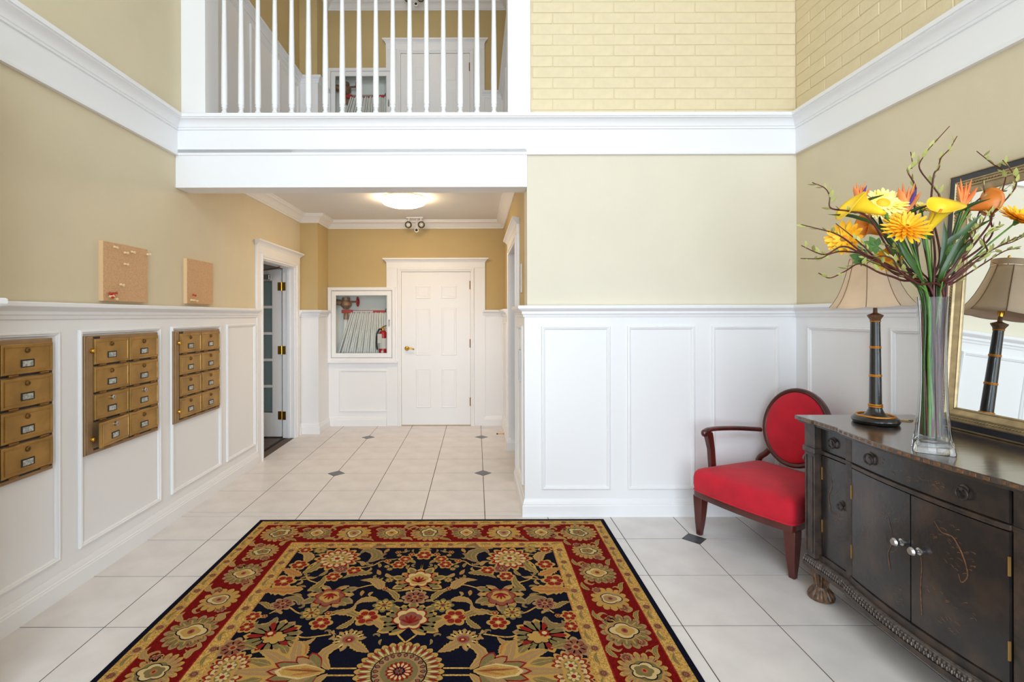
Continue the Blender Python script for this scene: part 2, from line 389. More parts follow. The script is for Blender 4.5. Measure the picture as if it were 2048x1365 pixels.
# --- white trim: wainscot boards, rails, baseboards, crowns
def trim(name, label, cat='trim'): return thing(name, label, cat, kind='structure')
WX, WR, WF = LX+.012, RX-.012, FY-.012
t = trim('trim_1', 'white wainscot on the left wall below the chair rail')
m = MB(); m.box(LX, WX, 1.85, 4.95, 0, 1.50); m.box(LX, -1.854, 1.69, 1.862, 0, 1.50); m.build('wainscot_board', M['white'], t)
m = MB(); m.sweep(RAIL, [(-1.854,1.69),(-1.854,1.862),(WX,1.862),(WX,4.952)]); m.build('chair_rail', M['white'], t, smooth=30)
def pframe(parent, a0, a1, b0, b1, xf, prof=PM):
    "picture-frame moulding in wall coordinates (along, up), xf maps (s, t, d) to the room"
    m = MB(); m.sweep(prof, [(a0,b0),(a0,b1),(a1,b1),(a1,b0)], closed=True); return m.build('panel_molding', M['white'], parent, smooth=30, xf=xf)
xl = lambda p: (WX+p[2], p[0], p[1])
for a0, a1 in ((1.93,2.60),(2.725,3.43),(3.55,4.24),(4.34,4.90)): pframe(t, a0, a1, .195, 1.40, xl)
t = trim('baseboard_left', 'white baseboard along the left wall', 'baseboard')
m = MB(); m.sweep(BASE, [(-1.854,1.69),(-1.854,1.862),(WX,1.862),(WX,4.952)]); m.build('baseboard', M['white'], t, smooth=30)
t = trim('trim_2', 'tall white wainscot panels on the wall facing the camera')
m = MB(); m.box(CX-.022, WR, WF, FY, 0, 1.50); m.box(CX-.022, CX, FY, 4.30, 0, 1.499); m.build('wainscot_board', M['white'], t)
xf_ = lambda p: (p[0], WF-p[2], p[1])
for a0, a1 in ((.478,.983),(1.107,1.602),(1.725,2.218)): pframe(t, a0, a1, .195, 1.396, xf_)
xc = lambda p: (CX-.022-p[2], p[0], p[1])
pframe(t, 3.74, 4.16, .195, 1.396, xc)
m = MB(); m.sweep(RAIL, [(CX-.022,4.27),(CX-.022,WF),(WR,WF),(WR,REAR+.02)]); m.build('chair_rail', M['white'], t, smooth=30)
t = trim('trim_3', 'white wainscot on the right wall behind the console')
m = MB(); m.box(WR, RX, REAR, FY, 0, 1.50); m.build('wainscot_board', M['white'], t)
xr = lambda p: (WR-p[2], p[0], p[1])
for a1 in (3.50, 2.80, 2.10, 1.40, .70): pframe(t, a1-.575, a1, .195, 1.396, xr)
t = trim('baseboard_front', 'white baseboard below the front wainscot', 'baseboard')
m = MB(); m.sweep(BASE, [(CX-.022,4.43),(CX-.022,WF),(WR,WF),(WR,REAR+.02)]); m.build('baseboard', M['white'], t, smooth=30)
for dz, nm, lb in ((0, '4', 'white wainscot at the end of the ground floor corridor'), (Z2, '5', 'white wainscot of the upstairs corridor behind the balusters')):
    t = trim('trim_'+nm, lb)
    m = MB(); m.box(LX, -1.968, 6.193, 6.205, dz, dz+1.5).box(-1.98, -1.968, 6.205, BY, dz, dz+1.5).box(-1.98, -1.19, BY-.012, BY, dz, dz+1.5)
    m.box(.09, CX, BY-.012, BY, dz, dz+1.5).box(CX-.022, CX, 5.54 if not dz else FY+.25, BY, dz, dz+1.5)
    if dz: m.box(LX, WX, FY+.25, 6.2, dz, dz+1.5)
    m.build('wainscot_board', M['white'], t)
    m = MB()
    m.sweep(up(RAIL,dz), [(WX,6.12 if not dz else FY+.25),(WX,6.193),(-1.968,6.193),(-1.968,BY-.03)])
    m.sweep(up(RAIL,dz), [(.09,BY-.012),(CX-.022,BY-.012),(CX-.022,5.56 if not dz else FY+.25)])
    m.build('chair_rail', M['white'], t, smooth=30)
    m = MB()
    m.sweep(up(BASE,dz), [(WX,6.13),(WX,6.193),(-1.968,6.193),(-1.968,BY-.012),(-1.20,BY-.012)])
    m.sweep(up(BASE,dz), [(.10,BY-.012),(CX-.022,BY-.012),(CX-.022,EL1+.005)] + ([(CX+.13, EL1+.005)] if not dz else []))
    m.build('baseboard', M['white'], t, smooth=30)
    xb = lambda p: (p[0], BY-.012-p[2], p[1])
    pframe(t, -1.83, -1.18, .19+dz, .75+dz, xb)
    pframe(t, 5.68, 6.50, .195+dz, 1.396+dz, xc)
    if dz:
        for a0, a1 in ((3.98,4.66),(4.81,5.36),(5.50,6.10)): pframe(t, a0, a1, .195+dz, 1.396+dz, xl)
    t2 = trim('trim_'+str(int(nm)+2), ('white crown moulding around the ground floor corridor ceiling' if not dz else 'white crown moulding around the upstairs corridor ceiling'))
    m = MB(); m.sweep(up(CROWN,dz), [(LX,FY+.16),(LX,6.205),(-1.98,6.205),(-1.98,BY),(CX+(.035 if dz else 0),BY),(CX+(.035 if dz else 0),FY+.16)]); m.build('crown_molding', M['white'], t2, smooth=30)
# lobby cornice: fascia board and crown ledge on three walls
t = trim('trim_8', 'deep white fascia and crown ledge running around the lobby', 'cornice')
FAS = [(-.02,2.652),(.026,2.652),(.028,2.668),(.018,2.672),(.018,2.842),(-.02,2.842)]
CRN = [(-.10,2.836),(.020,2.836),(.028,2.838),(.028,2.852),(.034,2.854),(.036,2.862),(.040,2.872),(.048,2.884),(.060,2.894),(.074,2.900),(.080,2.902),(.080,2.908),(.090,2.910),(.092,2.932),(.088,2.936),(-.10,2.936)]
path = [(LX,REAR),(LX,FY),(RX,FY),(RX,REAR)]
m = MB(); m.sweep(FAS, path); m.build('fascia', M['white'], t, smooth=30)
m = MB(); m.sweep(CRN, path); m.build('crown_molding', M['white'], t, smooth=30)
t = trim('trim_9', 'white boxed beam over the corridor opening', 'beam')
m = MB(); m.box(LX-.0, CX+.001, FY-.018, FY+.155, 2.416, 2.70); m.build('beam', M['white'], t, bevel=.004)
m = MB(); m.box(LX, CX, FY+.09, FY+.14, 2.7, 2.936); m.build('beam_back', M['white'], t)
# balcony posts
for nm, x0, x1, lb in (('trim_10', LX-.0, -2.02, 'white pillar at the left end of the balcony railing'), ('trim_11', .242, .412, 'white post between the balusters and the brick wall')):
    t = trim(nm, lb, 'post'); m = MB(); m.box(x0, x1, FY+.055, FY+.25, 2.936, 5.2); m.build('post', M['white'], t, bevel=.003)

# ------------------------------------------------------------------ balcony railing
r = thing('balcony_railing', 'white turned balusters of the balcony over the corridor opening', 'railing', (0, FY+.10, 2.980))
m = MB(); m.box(-2.02, .242, -.03, .03, -.045, .018); m.build('bottom_rail', M['white'], r, bevel=.004)
m = MB(); m.sweep([(-.035,.99),(.035,.99),(.038,1.02),(.028,1.045),(-.028,1.045),(-.038,1.02)], [(-2.02,0),(.242,0)]); m.build('handrail', M['white'], r, smooth=30)
prof = [(.024,.018),(.024,.030),(.018,.040),(.014,.052),(.020,.058),(.016,.066),(.022,.074),(.022,.082),(.017,.086),(.023,.094),(.0225,.10),(.0225,.22),(.0205,.45),(.016,.80),(.0145,.99)]
b0 = None
for k in range(17):
    X = (450+33.69*k-VX)/F*(FY+.10)
    if b0 is None: m = MB(); m.lathe(prof, n=16); b0 = m.build('baluster', M['white'], r, smooth=50); b0.location = (X,0,0)
    else: inst(b0, r, (X,0,0))

# ------------------------------------------------------------------ door casings and doors
def casing(parent, a0, a1, top, xf, wide=.135, head=.07, capz=None, z0=0):
    "flat boards with an inner bead, frieze and crown cap, in wall coordinates (along, up, out)"
    bw = .05
    for (s0, s1) in ((a0-bw-wide, a0-bw), (a1+bw, a1+bw+wide)):
        m = MB(); m.box(s0, s1, z0, z0+top+bw, 0, .022); m.build('casing_leg', M['white'], parent, xf=xf, bevel=.002)
    m = MB(); m.sweep([(0,0),(0,.020),(.006,.030),(.020,.030),(.028,.024),(.044,.024),(.05,.018),(.05,0)][::-1], [(a0,z0),(a0,z0+top),(a1,z0+top),(a1,z0)]);
    # beads lie outside of the opening: flip offsets
    m.v = []; m.f = []; m.m = []
    m.sweep([(-p[0], p[1]) for p in [(0,0),(0,.024),(.016,.024),(.024,.034),(.042,.034),(.05,.026),(.05,0)]], [(a0,z0),(a0,z0+top),(a1,z0+top),(a1,z0)])
    m.build('casing_bead', M['white'], parent, xf=xf, smooth=30)
    m = MB(); m.box(a0-bw-wide, a1+bw+wide, z0+top+bw, z0+top+bw+head, 0, .024); m.build('frieze', M['white'], parent, xf=xf, bevel=.002)
    zc = z0+top+bw+head; e0, e1 = a0-bw-wide, a1+bw+wide
    pr = [(.0,0),(.026,0),(.030,.010),(.040,.022),(.055,.034),(.066,.040),(.068,.056),(0,.056)]
    R = [[(e0-max(0,d-.024), zc+h, d) for d, h in pr], [(e1+max(0,d-.024), zc+h, d) for d, h in pr]]
    m = MB(); m.rings(R, cap=True); m.build('cap_molding', M['white'], parent, xf=xf, smooth=25)
def panel_door(name, label, dz):
    "six panel door in the corridor end wall"
    d = thing(name, label, 'door', (0, BY, dz), kind='structure')
    X0, X1 = -1.000, -.072
    xw = lambda p: (p[0], -p[2], p[1])
    m = MB(); m.box(X0+.004, X1-.004, .012, DTOP-.004, -.01, .006)
    slab = m.build('door_slab', M['white'], d, xf=xw)
    for cx0, cx1 in ((-.805,-.605),(-.462,-.262)):
        for z0, z1 in ((1.700,1.875),(.940,1.575),(.240,.765)):
            m = MB(); m.sweep([(0,.006),(.006,.012),(.014,.012),(.024,.007),(.030,.007)], [(cx0,z0),(cx0,z1),(cx1,z1),(cx1,z0)], closed=True)
            m.build('panel', M['white'], d, xf=xw, smooth=30)
            m2 = MB(); m2.box(cx0+.03, cx1-.03, z0+.03, z1-.03, .004, .010); m2.build('panel', M['white'], d, xf=xw, bevel=.003)
    casing(d, X0, X1, DTOP, xw, wide=.145, head=.072)
    m = MB(); m.lathe([(.028,-.012),(.030,-.016),(.022,-.024),(.010,-.028),(.010,-.055)], (X0+.075, 0, 1.035), n=16, axis='y')
    m.tube(spline([(X0+.075,-.052,1.035),(X0+.12,-.056,1.04),(X0+.16,-.052,1.030),(X0+.175,-.048,1.022)],4), [.010]*9+[.009]*4, 8)
    h = m.build('lever_handle', M['gold'], d, smooth=50)
    for z in (.32, 1.10, 1.88):
        m = MB(); m.box(X1-.014, X1+.012, -.012, -.004, z-.055, z+.055); m.lathe([(.006,-.058),(.006,.058)], (X1, -.014, z), n=8); m.build('hinge', M['brassd'], d, smooth=40)
    return d
d1 = panel_door('door_1', 'white six panel door with brass lever at the corridor end', 0)
d2 = panel_door('door_2', 'white panel door upstairs seen between the balusters', Z2)
# glazed door standing open in the left wall
d = thing('door_3', 'white glazed door standing open on the left with brass hinges', 'door', (LX, 0, 0), kind='structure')
xd = lambda p: (p[2], p[0], p[1])
casing(d, DL0, DL1, DTOP, xd, wide=.09, head=.075)
m = MB(); m.box(-.135, .004, DL1-.014, DL1+.02, 0, DTOP).box(-.135, .004, DL0-.02, DL0+.014, 0, DTOP).box(-.135, .004, DL0+.014, DL1-.014, DTOP-.014, DTOP+.02).box(-.075,-.045,DL1-.026,DL1-.014,0,DTOP-.014); m.build('jamb', M['white'], d)
leaf = MB(); y0, y1 = 6.000, 6.040; xa, xb2 = -1.02, -.152
leaf.box(xb2-.115, xb2, y0, y1, .012, DTOP-.02).box(xa, xa+.115, y0, y1, .012, DTOP-.02).box(xa+.115, xb2-.115, y0, y1, .012, .30).box(xa+.115, xb2-.115, y0, y1, DTOP-.16, DTOP-.02)
lf = leaf.build('door_leaf', M['white'], d, bevel=.003)
for k in range(1, 5):
    z = .30+k*(DTOP-.46)/5; m = MB(); m.box(xa+.115, xb2-.115, y0+.006, y1-.006, z-.016, z+.016); m.build('muntin', M['white'], lf, bevel=.003)
for k in range(5):
    z = .30+k*(DTOP-.46)/5; m = MB(); m.box(xa+.115, xb2-.115, y0+.016, y0+.024, z+.012, z+(DTOP-.46)/5-.012); m.build('pane', M['frost'], lf)
for z in (.27, 1.06, 1.83):
    m = MB(); m.box(xb2-.045, xb2-.004, y0-.004, y0+.0, z-.05, z+.05).box(xb2+.018, xb2+.055, y0-.0185, y0-.0135, z-.05, z+.05).lathe([(.007,-.052),(.007,.052)], (xb2+.003, y0-.008, z), n=8); m.build('hinge', M['gold'], d, smooth=40)
m = MB(); m.box(xb2-.42, xb2-.13, y0-.05, y0-.002, DTOP-.15, DTOP-.09); m.build('door_closer', M['steel'], d, bevel=.004)
m = MB(); m.tube([(xb2-.30,y0-.05,DTOP-.05),(xb2+.02,y0-.22,DTOP-.035),(-.03,DL1-.35,DTOP-.03)], .009, 6); m.build('closer_arm', M['bronze'], d)
# lift opening on the right
d = thing('door_4', 'white cased lift opening at the right of the corridor', 'door', (CX, 0, 0), kind='structure')
xe = lambda p: (-p[2], p[0], p[1])
casing(d, EL0-.01, EL1+.01, 2.14, xe, wide=.10, head=.075)
m = MB(); m.box(0, .28, EL1-.004, EL1+.004, 0, 2.15).box(0, .28, EL0-.004, EL0+.004, 0, 2.15).box(0,.28,EL0,EL1,2.146,2.154); m.build('jamb', M['white'], d)
m = MB(); m.box(.25, .275, EL0+.004, (EL0+EL1)/2-.002, .005, 2.145).box(.25, .275, (EL0+EL1)/2+.002, EL1-.004, .005, 2.145); m.build('lift_panel', M['steel'], d)

# ------------------------------------------------------------------ corridor fixtures
def ceiling_lamp(label, dz):
    l = thing('ceiling_lamp', label, 'lamp', (-.772, 5.33, 2.742+dz), group='round corridor lamps')
    m = MB(); m.lathe([(.235,0),(.238,-.012),(.225,-.018)], n=40); m.build('base', M['frgold'], l, smooth=40)
    m = MB(); m.lathe([(.228,-.014),(.242,-.026),(.240,-.045),(.222,-.065),(.17,-.085),(.08,-.095),(.01,-.098)], n=40); m.build('diffuser', M['lampem2' if dz else 'lampem'], l, smooth=60)
    return l
ceiling_lamp('lit round ceiling lamp in the ground floor corridor', 0)
ceiling_lamp('unseen round ceiling lamp added to light the upstairs corridor', Z2)  # out of view, added for its light on the upper storey
def emergency(label, dz):
    e = thing('emergency_light', label, 'light', (-.785, 6.40, 2.742+dz), group='twin emergency lights')
    m = MB(); m.box(-.11, .11, -.035, .035, -.016, 0); m.build('mount_plate', M['white'], e, bevel=.004)
    for s in (-1, 1):
        h = MB(); h.tube([(s*.075,0,-.012),(s*.082,-.005,-.055)], .011, 8); hh = h.build('neck', M['white'], e, smooth=40)
        g = MB(); g.ball((s*.084,-.012,-.098), .046, .046, .046); g.build('lamp_head', M['clear'], e, smooth=60)
        g = MB(); g.lathe([(.012,0),(.036,-.03),(.034,-.032)], (s*.084,.012,-.098), n=16, axis='y'); g.build('reflector', M['label'], e, smooth=40)
    g = MB(); g.lathe([(.008,.0),(.008,-.13)], (.02,.03,-.012), n=8); g.build('drop_stem', M['white'], e, smooth=40)
    g = MB(); g.lathe([(.018,.02),(.026,.01),(.028,-.02),(.020,-.026)], (.02,.02,-.165), n=16, axis='y'); o = g.build('camera_body', M['white'], e, smooth=40)
    g = MB(); g.lathe([(.018,-.026),(.012,-.030)], (.02,.02,-.165), n=16, axis='y'); g.build('lens', M['dark'], o)
emergency('twin clear emergency lamp heads on the ground floor corridor ceiling', 0)
emergency('twin emergency lamp heads at the upstairs corridor ceiling', Z2)
# fire hose cabinets
def hose_cabinet(dz, lab, labh):
    c = thing('hose_cabinet', lab, 'cabinet', (-1.523, BY-.012, .864+dz), group='fire hose cabinets')
    W2, H = .452, .990
    m = MB(); pr = [(0,0),(0,.034),(.008,.042),(.038,.042),(.046,.034),(.05,0)]
    m.sweep(pr, [(-W2,0),(-W2,H),(W2,H),(W2,0)], closed=True); m.build('frame', M['white'], c, xf=lambda p: (p[0], -p[2], p[1]), smooth=25)
    m = MB(); m.box(-W2-.02, W2+.03, -.052, 0, -.018, .006); m.build('sill', M['white'], c, bevel=.003)
    a, b = W2-.052, H-.052
    m = MB(); m.sweep([(0,.020),(0,.032),(.006,.036),(.056,.036),(.060,.03),(.060,.020)], [(-a,.052),(-a,b),(a,b),(a,.052)], closed=True); dr = m.build('door_frame', M['white'], c, xf=lambda p: (p[0], -p[2], p[1]), smooth=25)
    m = MB(); m.box(-a+.055, a-.055, -.026, -.022, .107, b-.055); m.build('pane', M['pane'], dr)
    m = MB(); m.lathe([(.008,-.03),(.010,.0),(.008,.03)], (a-.03,-.045,.50), n=10); m.ball((a-.03,-.045,.548), .010,.010,.014, 10, 6); m.build('handle', M['steel'], dr, smooth=50)
    m = MB(); m.box(-a-.01, a+.01, -.010, -.004, .045, b+.005); m.build('back_panel', M['cabin'], c)
    # the inside is set into the wall
    h = thing('fire_hose', labh, 'hose', (-1.523, BY-.012, .864+dz), group='racked fire hoses')
    return c, h
# niches are cut into the end wall: rebuild it with two openings
bpy.data.objects.remove(wb)
NX0, NX1, NZ0, NZ1, ND = -1.93, -1.117, .91, 1.81, .22
m = MB()
for dz in (0, Z2):
    zt = TOP if dz else Z2
    m.box(LX-.12, NX0, BY, BY+.26, dz, zt).box(NX1, CX+.5, BY, BY+.26, dz, zt).box(NX0, NX1, BY, BY+.26, dz, dz+NZ0).box(NX0, NX1, BY, BY+.26, dz+NZ1, zt)
wb = m.build('wall_back', M['warmlit_paint']); tag(wb, 'khaki end wall of the corridor with the white panel door', 'wall', kind='structure')
# wainscot boards also leave the niches free
for o in [o for o in COL.objects if o.name.startswith('wainscot_board') and o.parent and o.parent.name in ('trim_4', 'trim_5')]:
    dz = 0 if o.parent.name == 'trim_4' else Z2
    mm = MB()
    me = o.data
    for i in range(0, len(me.vertices), 8):
        vs = [me.vertices[i+k].co for k in range(8)]
        x0, x1 = min(v.x for v in vs), max(v.x for v in vs); y0, y1 = min(v.y for v in vs), max(v.y for v in vs); z0, z1 = min(v.z for v in vs), max(v.z for v in vs)
        if abs(x0+1.98) < .001 and abs(x1+1.19) < .001:
            mm.box(x0, x1, y0, y1, z0, dz+NZ0).box(x0, NX0, y0, y1, dz+NZ0, z1).box(NX1, x1, y0, y1, dz+NZ0, z1)
        else: mm.box(x0, x1, y0, y1, z0, z1)
    p = o.parent; bpy.data.objects.remove(o); mm.build('wainscot_board', M['white'], p)
def hose_set(dz, lab, labh, ext):
    c, h = hose_cabinet(dz, lab, labh)
    for o in list(c.children):
        if o.name.startswith('back_panel'): bpy.data.objects.remove(o)
    D = ND
    m = MB(); x0, x1, z0, z1 = NX0+1.523, NX1+1.523, NZ0-.864, NZ1-.864
    m.box(x0, x1, D-.01, D, z0, z1).box(x0, x0+.006, 0, D, z0, z1).box(x1-.006, x1, 0, D, z0, z1).box(x0, x1, 0, D, z0, z0+.006).box(x0, x1, 0, D, z1-.006, z1)
    m.build('inner_box', M['cabin'], c)
    # valve and rack at the upper left, folds of hose hanging from the rack
    m = MB(); m.lathe([(.028,0),(.05,.02),(.075,.05),(.07,.09),(.045,.115),(.04,.15)], (-.245,.12,.70), n=20).lathe([(.05,0),(.055,.02),(.05,.04)], (-.245,.12,.82), n=20)
    m.tube([(-.245,.12,.78),(-.40,.12,.80)], .04, 14).lathe([(.035,-.10),(.032,-.04),(.024,0)], (-.245,.12,.66), n=16)
    v = m.build('valve', M['bronze'], h, smooth=40)
    m = MB(); m.tube([(-.20,.12,.80),(-.09,.10,.80)], .013, 10); m.build('valve_stem', M['bronze'], v, smooth=40)
    m = MB(); m.torus((-.08,.10,.80), .058, .010, axis='x', n=24); m.tube([(-.08,.10,.742),(-.08,.10,.858)], .007, 6).tube([(-.08,.042,.80),(-.08,.158,.80)], .007, 6); m.build('handwheel', M['redmetal'], h, smooth=50)
    m = MB(); m.box(-.30, -.15, .09, .135, .645, .69); m.build('rack_clamp', M['redmetal'], h, bevel=.006)
    m = MB(); m.box(-.17, .30, .085, .115, .65, .682); rk = m.build('rack_bar', M['redmetal'], h, bevel=.004)
    m = MB(); m.box(-.14, .13, .080, .086, .655, .676); m.build('rack_plate', M['steel'], rk)
    m = MB(); m.lathe([(.03,-.012),(.035,0),(.03,.012)], (.31,.10,.675), n=14, axis='x'); m.build('rack_end', M['steel'], h, smooth=40)
    n = 22
    for k in range(n):
        tt = k/(n-1); xt = -.16+.46*tt; xbm = -.345+.66*tt**.9; ln = random.uniform(-.012,.012)
        zb = .075+ln+.02*abs(tt-.5); yy = .085+.012*(k % 3)
        pts = spline([(xt,yy,.655),(xt+(xbm-xt)*.35,yy-.005,.45),(xt+(xbm-xt)*.75+.006*math.sin(k*2.1),yy-.008,.22),(xbm,yy,zb)], 5)
        m = MB(); rr = [.0085+.0065*(i/(len(pts)-1))**1.5 for i in range(len(pts))]; rr[-1] = .006
        m.tube(pts, rr, 8, flat=1.6); m.build('hose_fold', M['hose'], h, smooth=50)
    m = MB(); m.tube(spline([(-.245,.12,.56),(-.25,.12,.45),(-.29,.115,.28),(-.35,.11,.10)],5), [.028]*6+[.024]*10, 10, flat=.5); m.build('hose_lead', M['hose'], h, smooth=50)
    if ext:
        e = thing('fire_extinguisher', 'small red fire extinguisher inside the ground floor hose cabinet', 'extinguisher', (-1.523+.268, BY-.012+.062, NZ0+.006))
        m = MB(); m.lathe([(.050,0),(.056,.006),(.056,.30),(.050,.33),(.032,.352),(.020,.36)], n=24); m.build('cylinder', M['redex'], e, smooth=40)
        m = MB(); m.lathe([(.0568,.115),(.0568,.255)], n=24, cap=False); m.build('label_band', M['label'], e, smooth=40)
        m = MB(); m.lathe([(.017,.115),(.017,.117)], n=14); m.v = [(p[0], -.0567-.0008*(p[2]-.115)/.002, .075+p[1]) for p in m.v]; m.build('round_mark', M['label'], e)
        m = MB(); m.box(-.062, -.004, -.066, -.062, .19, .315); m.build('paper_tag', M['label'], e)
        m = MB(); m.lathe([(.016,.355),(.018,.375),(.014,.39)], n=12); m.box(-.03,.06,-.008,.008,.385,.395).tube([(-.02,0,.395),(.03,0,.42),(.075,0,.425)], .006, 6); m.build('valve_lever', M['gold'], e, smooth=40)
        m = MB(); m.tube(spline([(-.012,-.01,.375),(-.05,-.02,.37),(-.075,-.03,.30),(-.08,-.035,.18),(-.07,-.035,.10)],5), .011, 8); m.build('discharge_hose', M['rubber'], e, smooth=50)
hose_set(0, 'white glass fronted fire hose cabinet beside the ground floor door', 'pleated white fire hose on red rack in ground floor cabinet', True)
hose_set(Z2, 'white glass fronted hose cabinet upstairs behind the balusters', 'pleated white fire hose in the upstairs cabinet', False)
# lift signs, door stop
s = MB(); s.box(CX-.008, CX, 4.05, 4.13, 1.66, 1.90); o = s.build('lift_indicator', M['steel'], bevel=.002); tag(o, 'slim steel lift indicator on the wall above the chair rail', 'sign')
s = MB(); s.box(CX-.034, CX-.022, 3.93, 4.03, .95, 1.20); o = s.build('call_panel', M['steel'], bevel=.002); tag(o, 'slim steel lift call panel on the white wainscot edge', 'panel')
st = thing('door_stop', 'small brass door stop on the far right baseboard', 'door stop', (CX-.043, 5.98, .045))
m = MB(); m.lathe([(.012,0),(.012,-.006),(.006,-.008),(.006,-.075)], n=10, axis='x'); m.build('stem', M['gold'], st, smooth=40)
m = MB(); m.lathe([(.009,-.075),(.009,-.09)], n=10, axis='x'); m.build('tip', M['rubber'], st, smooth=40)

# ------------------------------------------------------------------ mailboxes and cork boards on the left wall
def rbox(m, s0, s1, t0, t1, d0, d1, e=.003, mi=0):
    "chamfered plate in wall coordinates"
    m.rings([[(s0,t0,d0),(s1,t0,d0),(s1,t1,d0),(s0,t1,d0)],[(s0,t0,d1-e),(s1,t0,d1-e),(s1,t1,d1-e),(s0,t1,d1-e)],[(s0+e,t0+e,d1),(s1-e,t0+e,d1),(s1-e,t1-e,d1),(s0+e,t1-e,d1)]], mi)
def mailbox(y0, label, silver=(), ajar=None):
    W, H = .632, .668; b = thing('mailbox_panel', label, 'mailbox', (WX, y0, .698), group='brass mailbox panels')
    xm = lambda p: (p[2], p[0], p[1])
    m = MB(); rbox(m, 0, W, 0, H, -.004, .024, .004); m.build('back_frame', M['brassfr'], b, xf=xm)
    m = MB(); m.box(.010, .052, .006, H-.006, .022, .029); m.build('lock_strip', M['brassfr'], b, xf=xm, bevel=.003)
    m = MB(); m.box(.062, .11, H-.018, H-.006, .022, .026); m.build('maker_plate', M['dark'], b, xf=xm)
    for z in (.085, H-.085):
        m = MB(); m.lathe([(.013,.026),(.014,.036),(.009,.044)], (0,0,0), n=14, axis='x'); m.v = [(p[0], p[1]+.044, p[2]+z) for p in m.v]; m.build('frame_lock', M['gold'], b, smooth=40)
    cw, rh = .280, .156
    for c in range(2):
        for r_ in range(4):
            s0, t0 = .062+c*(cw+.004), .020+(3-r_)*(rh+.002)
            dm_ = MB(); rbox(dm_, s0, s0+cw-.004, t0+.010, t0+rh-.003, .020, .034, .003)
            dm_.sweep([(.012,.033),(.013,.0375),(.016,.0375),(.018,.033)], [(s0,t0+.010),(s0,t0+rh-.003),(s0+cw-.004,t0+rh-.003),(s0+cw-.004,t0+.010)], closed=True)
            dr = dm_.build('mailbox_door', M['brass'], b, xf=xm)
            cs = s0+cw*.47
            l = MB(); l.lathe([(.013,.033),(.013,.038),(.009,.042)] if (c, r_) not in silver else [(.013,.033),(.014,.044),(.010,.048)], n=14, axis='x'); l.v = [(p[0], p[1]+cs, p[2]+t0+rh*.78) for p in l.v]
            l.build('lock', M['brassd'] if (c, r_) not in silver else M['steel'], dr, smooth=40)
            l = MB(); l.box(cs-.0015, cs+.0015, t0+rh*.78-.006, t0+rh*.78+.006, .041, .0427 if (c, r_) not in silver else .049); l.build('key_slot', M['dark'], dr, xf=xm)
            l = MB(); rbox(l, cs-.036, cs+.036, t0+rh*.26, t0+rh*.50, .033, .0375, .002); l.build('card_window', M['dark'], dr, xf=xm)
            l = MB(); l.box(cs-.030, cs+.026, t0+rh*.29, t0+rh*.46, .0374, .0382); l.build('name_card', M['card'], dr, xf=xm)
            for q in (.03, cw-.085):
                l = MB(); l.tube([(s0+q,t0+.006,.034),(s0+q+.05,t0+.006,.034)], .0052, 8); l.build('hinge_pin', M['brassd'], dr, xf=xm, smooth=40)
            g = MB(); g.box(s0, s0+cw-.004, t0-.001, t0+.009, .020, .0262); g.build('door_gap', M['dark'], b, xf=xm)  # dark strip standing in for the shadow under each mailbox door
            if ajar == (c, r_):
                piv = Vector((.034, s0+cw, 0)); R = Matrix.Rotation(math.radians(7), 4, 'Z')
                dr.matrix_basis = Matrix.Translation(piv) @ R @ Matrix.Translation(-piv)
    return b
mailbox(1.905, 'brass mailbox panel cut off by the left edge of the photo')
mailbox(2.742, 'middle brass mailbox panel with one door ajar', silver=((0,2),(0,3),(1,2)), ajar=(0,3))
mailbox(3.552, 'brass mailbox panel nearest the glazed door')
def cork(y0, y1, z0, z1, label, pins):
    c = thing('cork_board', label, 'cork board', (LX, y0, z0), group='frameless cork boards')
    m = MB(); m.box(0, .024, 0, y1-y0, 0, z1-z0); m.build('board_core', M['corkedge'], c)
    m = MB(); m.box(.024, .0265, .002, y1-y0-.002, .002, z1-z0-.002); m.build('cork_face', M['cork'], c)
    for (u, v, red, a) in pins:
        p = MB(); p.lathe([(.0015,0),(.0015,.010),(.006,.010),(.006,.013),(.0035,.016),(.0035,.026),(.0062,.028),(.0062,.031),(.003,.032)], n=10, axis='x'); o = p.build('push_pin', M['pinred'] if red else M['pin'], c, smooth=40)
        o.location = (.0245, u*(y1-y0), v*(z1-z0)); o.rotation_euler = (0, a, -a*.6); o.scale = (1.15, 1.35, 1.35)
cork(2.893, 3.285, 1.566, 1.918, 'larger cork board with several pins above the middle mailboxes',
     [(.20,.93,0,.2),(.42,.86,0,.1),(.58,.90,0,.2),(.955,.90,0,.0),(.42,.66,0,.1),(.33,.30,0,.2),(.10,.135,1,.1),(.13,.12,1,.3),(.16,.12,1,-.2),(.12,.095,1,.4),(.19,.055,0,.2),(.10,.07,0,-.2)])
cork(3.733, 4.10, 1.570, 1.912, 'smaller looking cork board nearer the corridor with three pins', [(.18,.21,1,.3),(.10,.085,0,.1),(.24,.085,0,.2)])

# ------------------------------------------------------------------ rug
RC = (-.320, 2.04)
rug = thing('persian_rug', 'large floral rug with navy field and red border on the tiles', 'rug', (RC[0], RC[1], 0))
def fib(name, c, c2=None): return mat(name, c, .95, col2=c2, var=.35, scale=150, detail=6, bump=.5, bscale=420, ramp=(.36,.64), spec=.05)
RM = {'navy': fib('rug_navy', srgb(13,15,30)), 'red': fib('rug_red', srgb(108,14,12)), 'gold': fib('rug_gold', srgb(150,108,48), srgb(206,166,92)), 'tan': fib('rug_tan', srgb(130,96,62), srgb(182,146,100)),
      'olive': fib('rug_olive', srgb(96,84,50), srgb(142,124,80)), 'rose': fib('rug_rose', srgb(136,80,62)), 'cream': fib('rug_cream', srgb(186,156,100), srgb(222,194,138)), 'crim': fib('rug_crimson', srgb(134,34,28)), 'rust': fib('rug_rust', srgb(170,108,62))}
RN = list(RM); RL = [RM[k] for k in RN]; RI = {k: i for i, k in enumerate(RN)}
HW, HL = 1.2325, 1.525
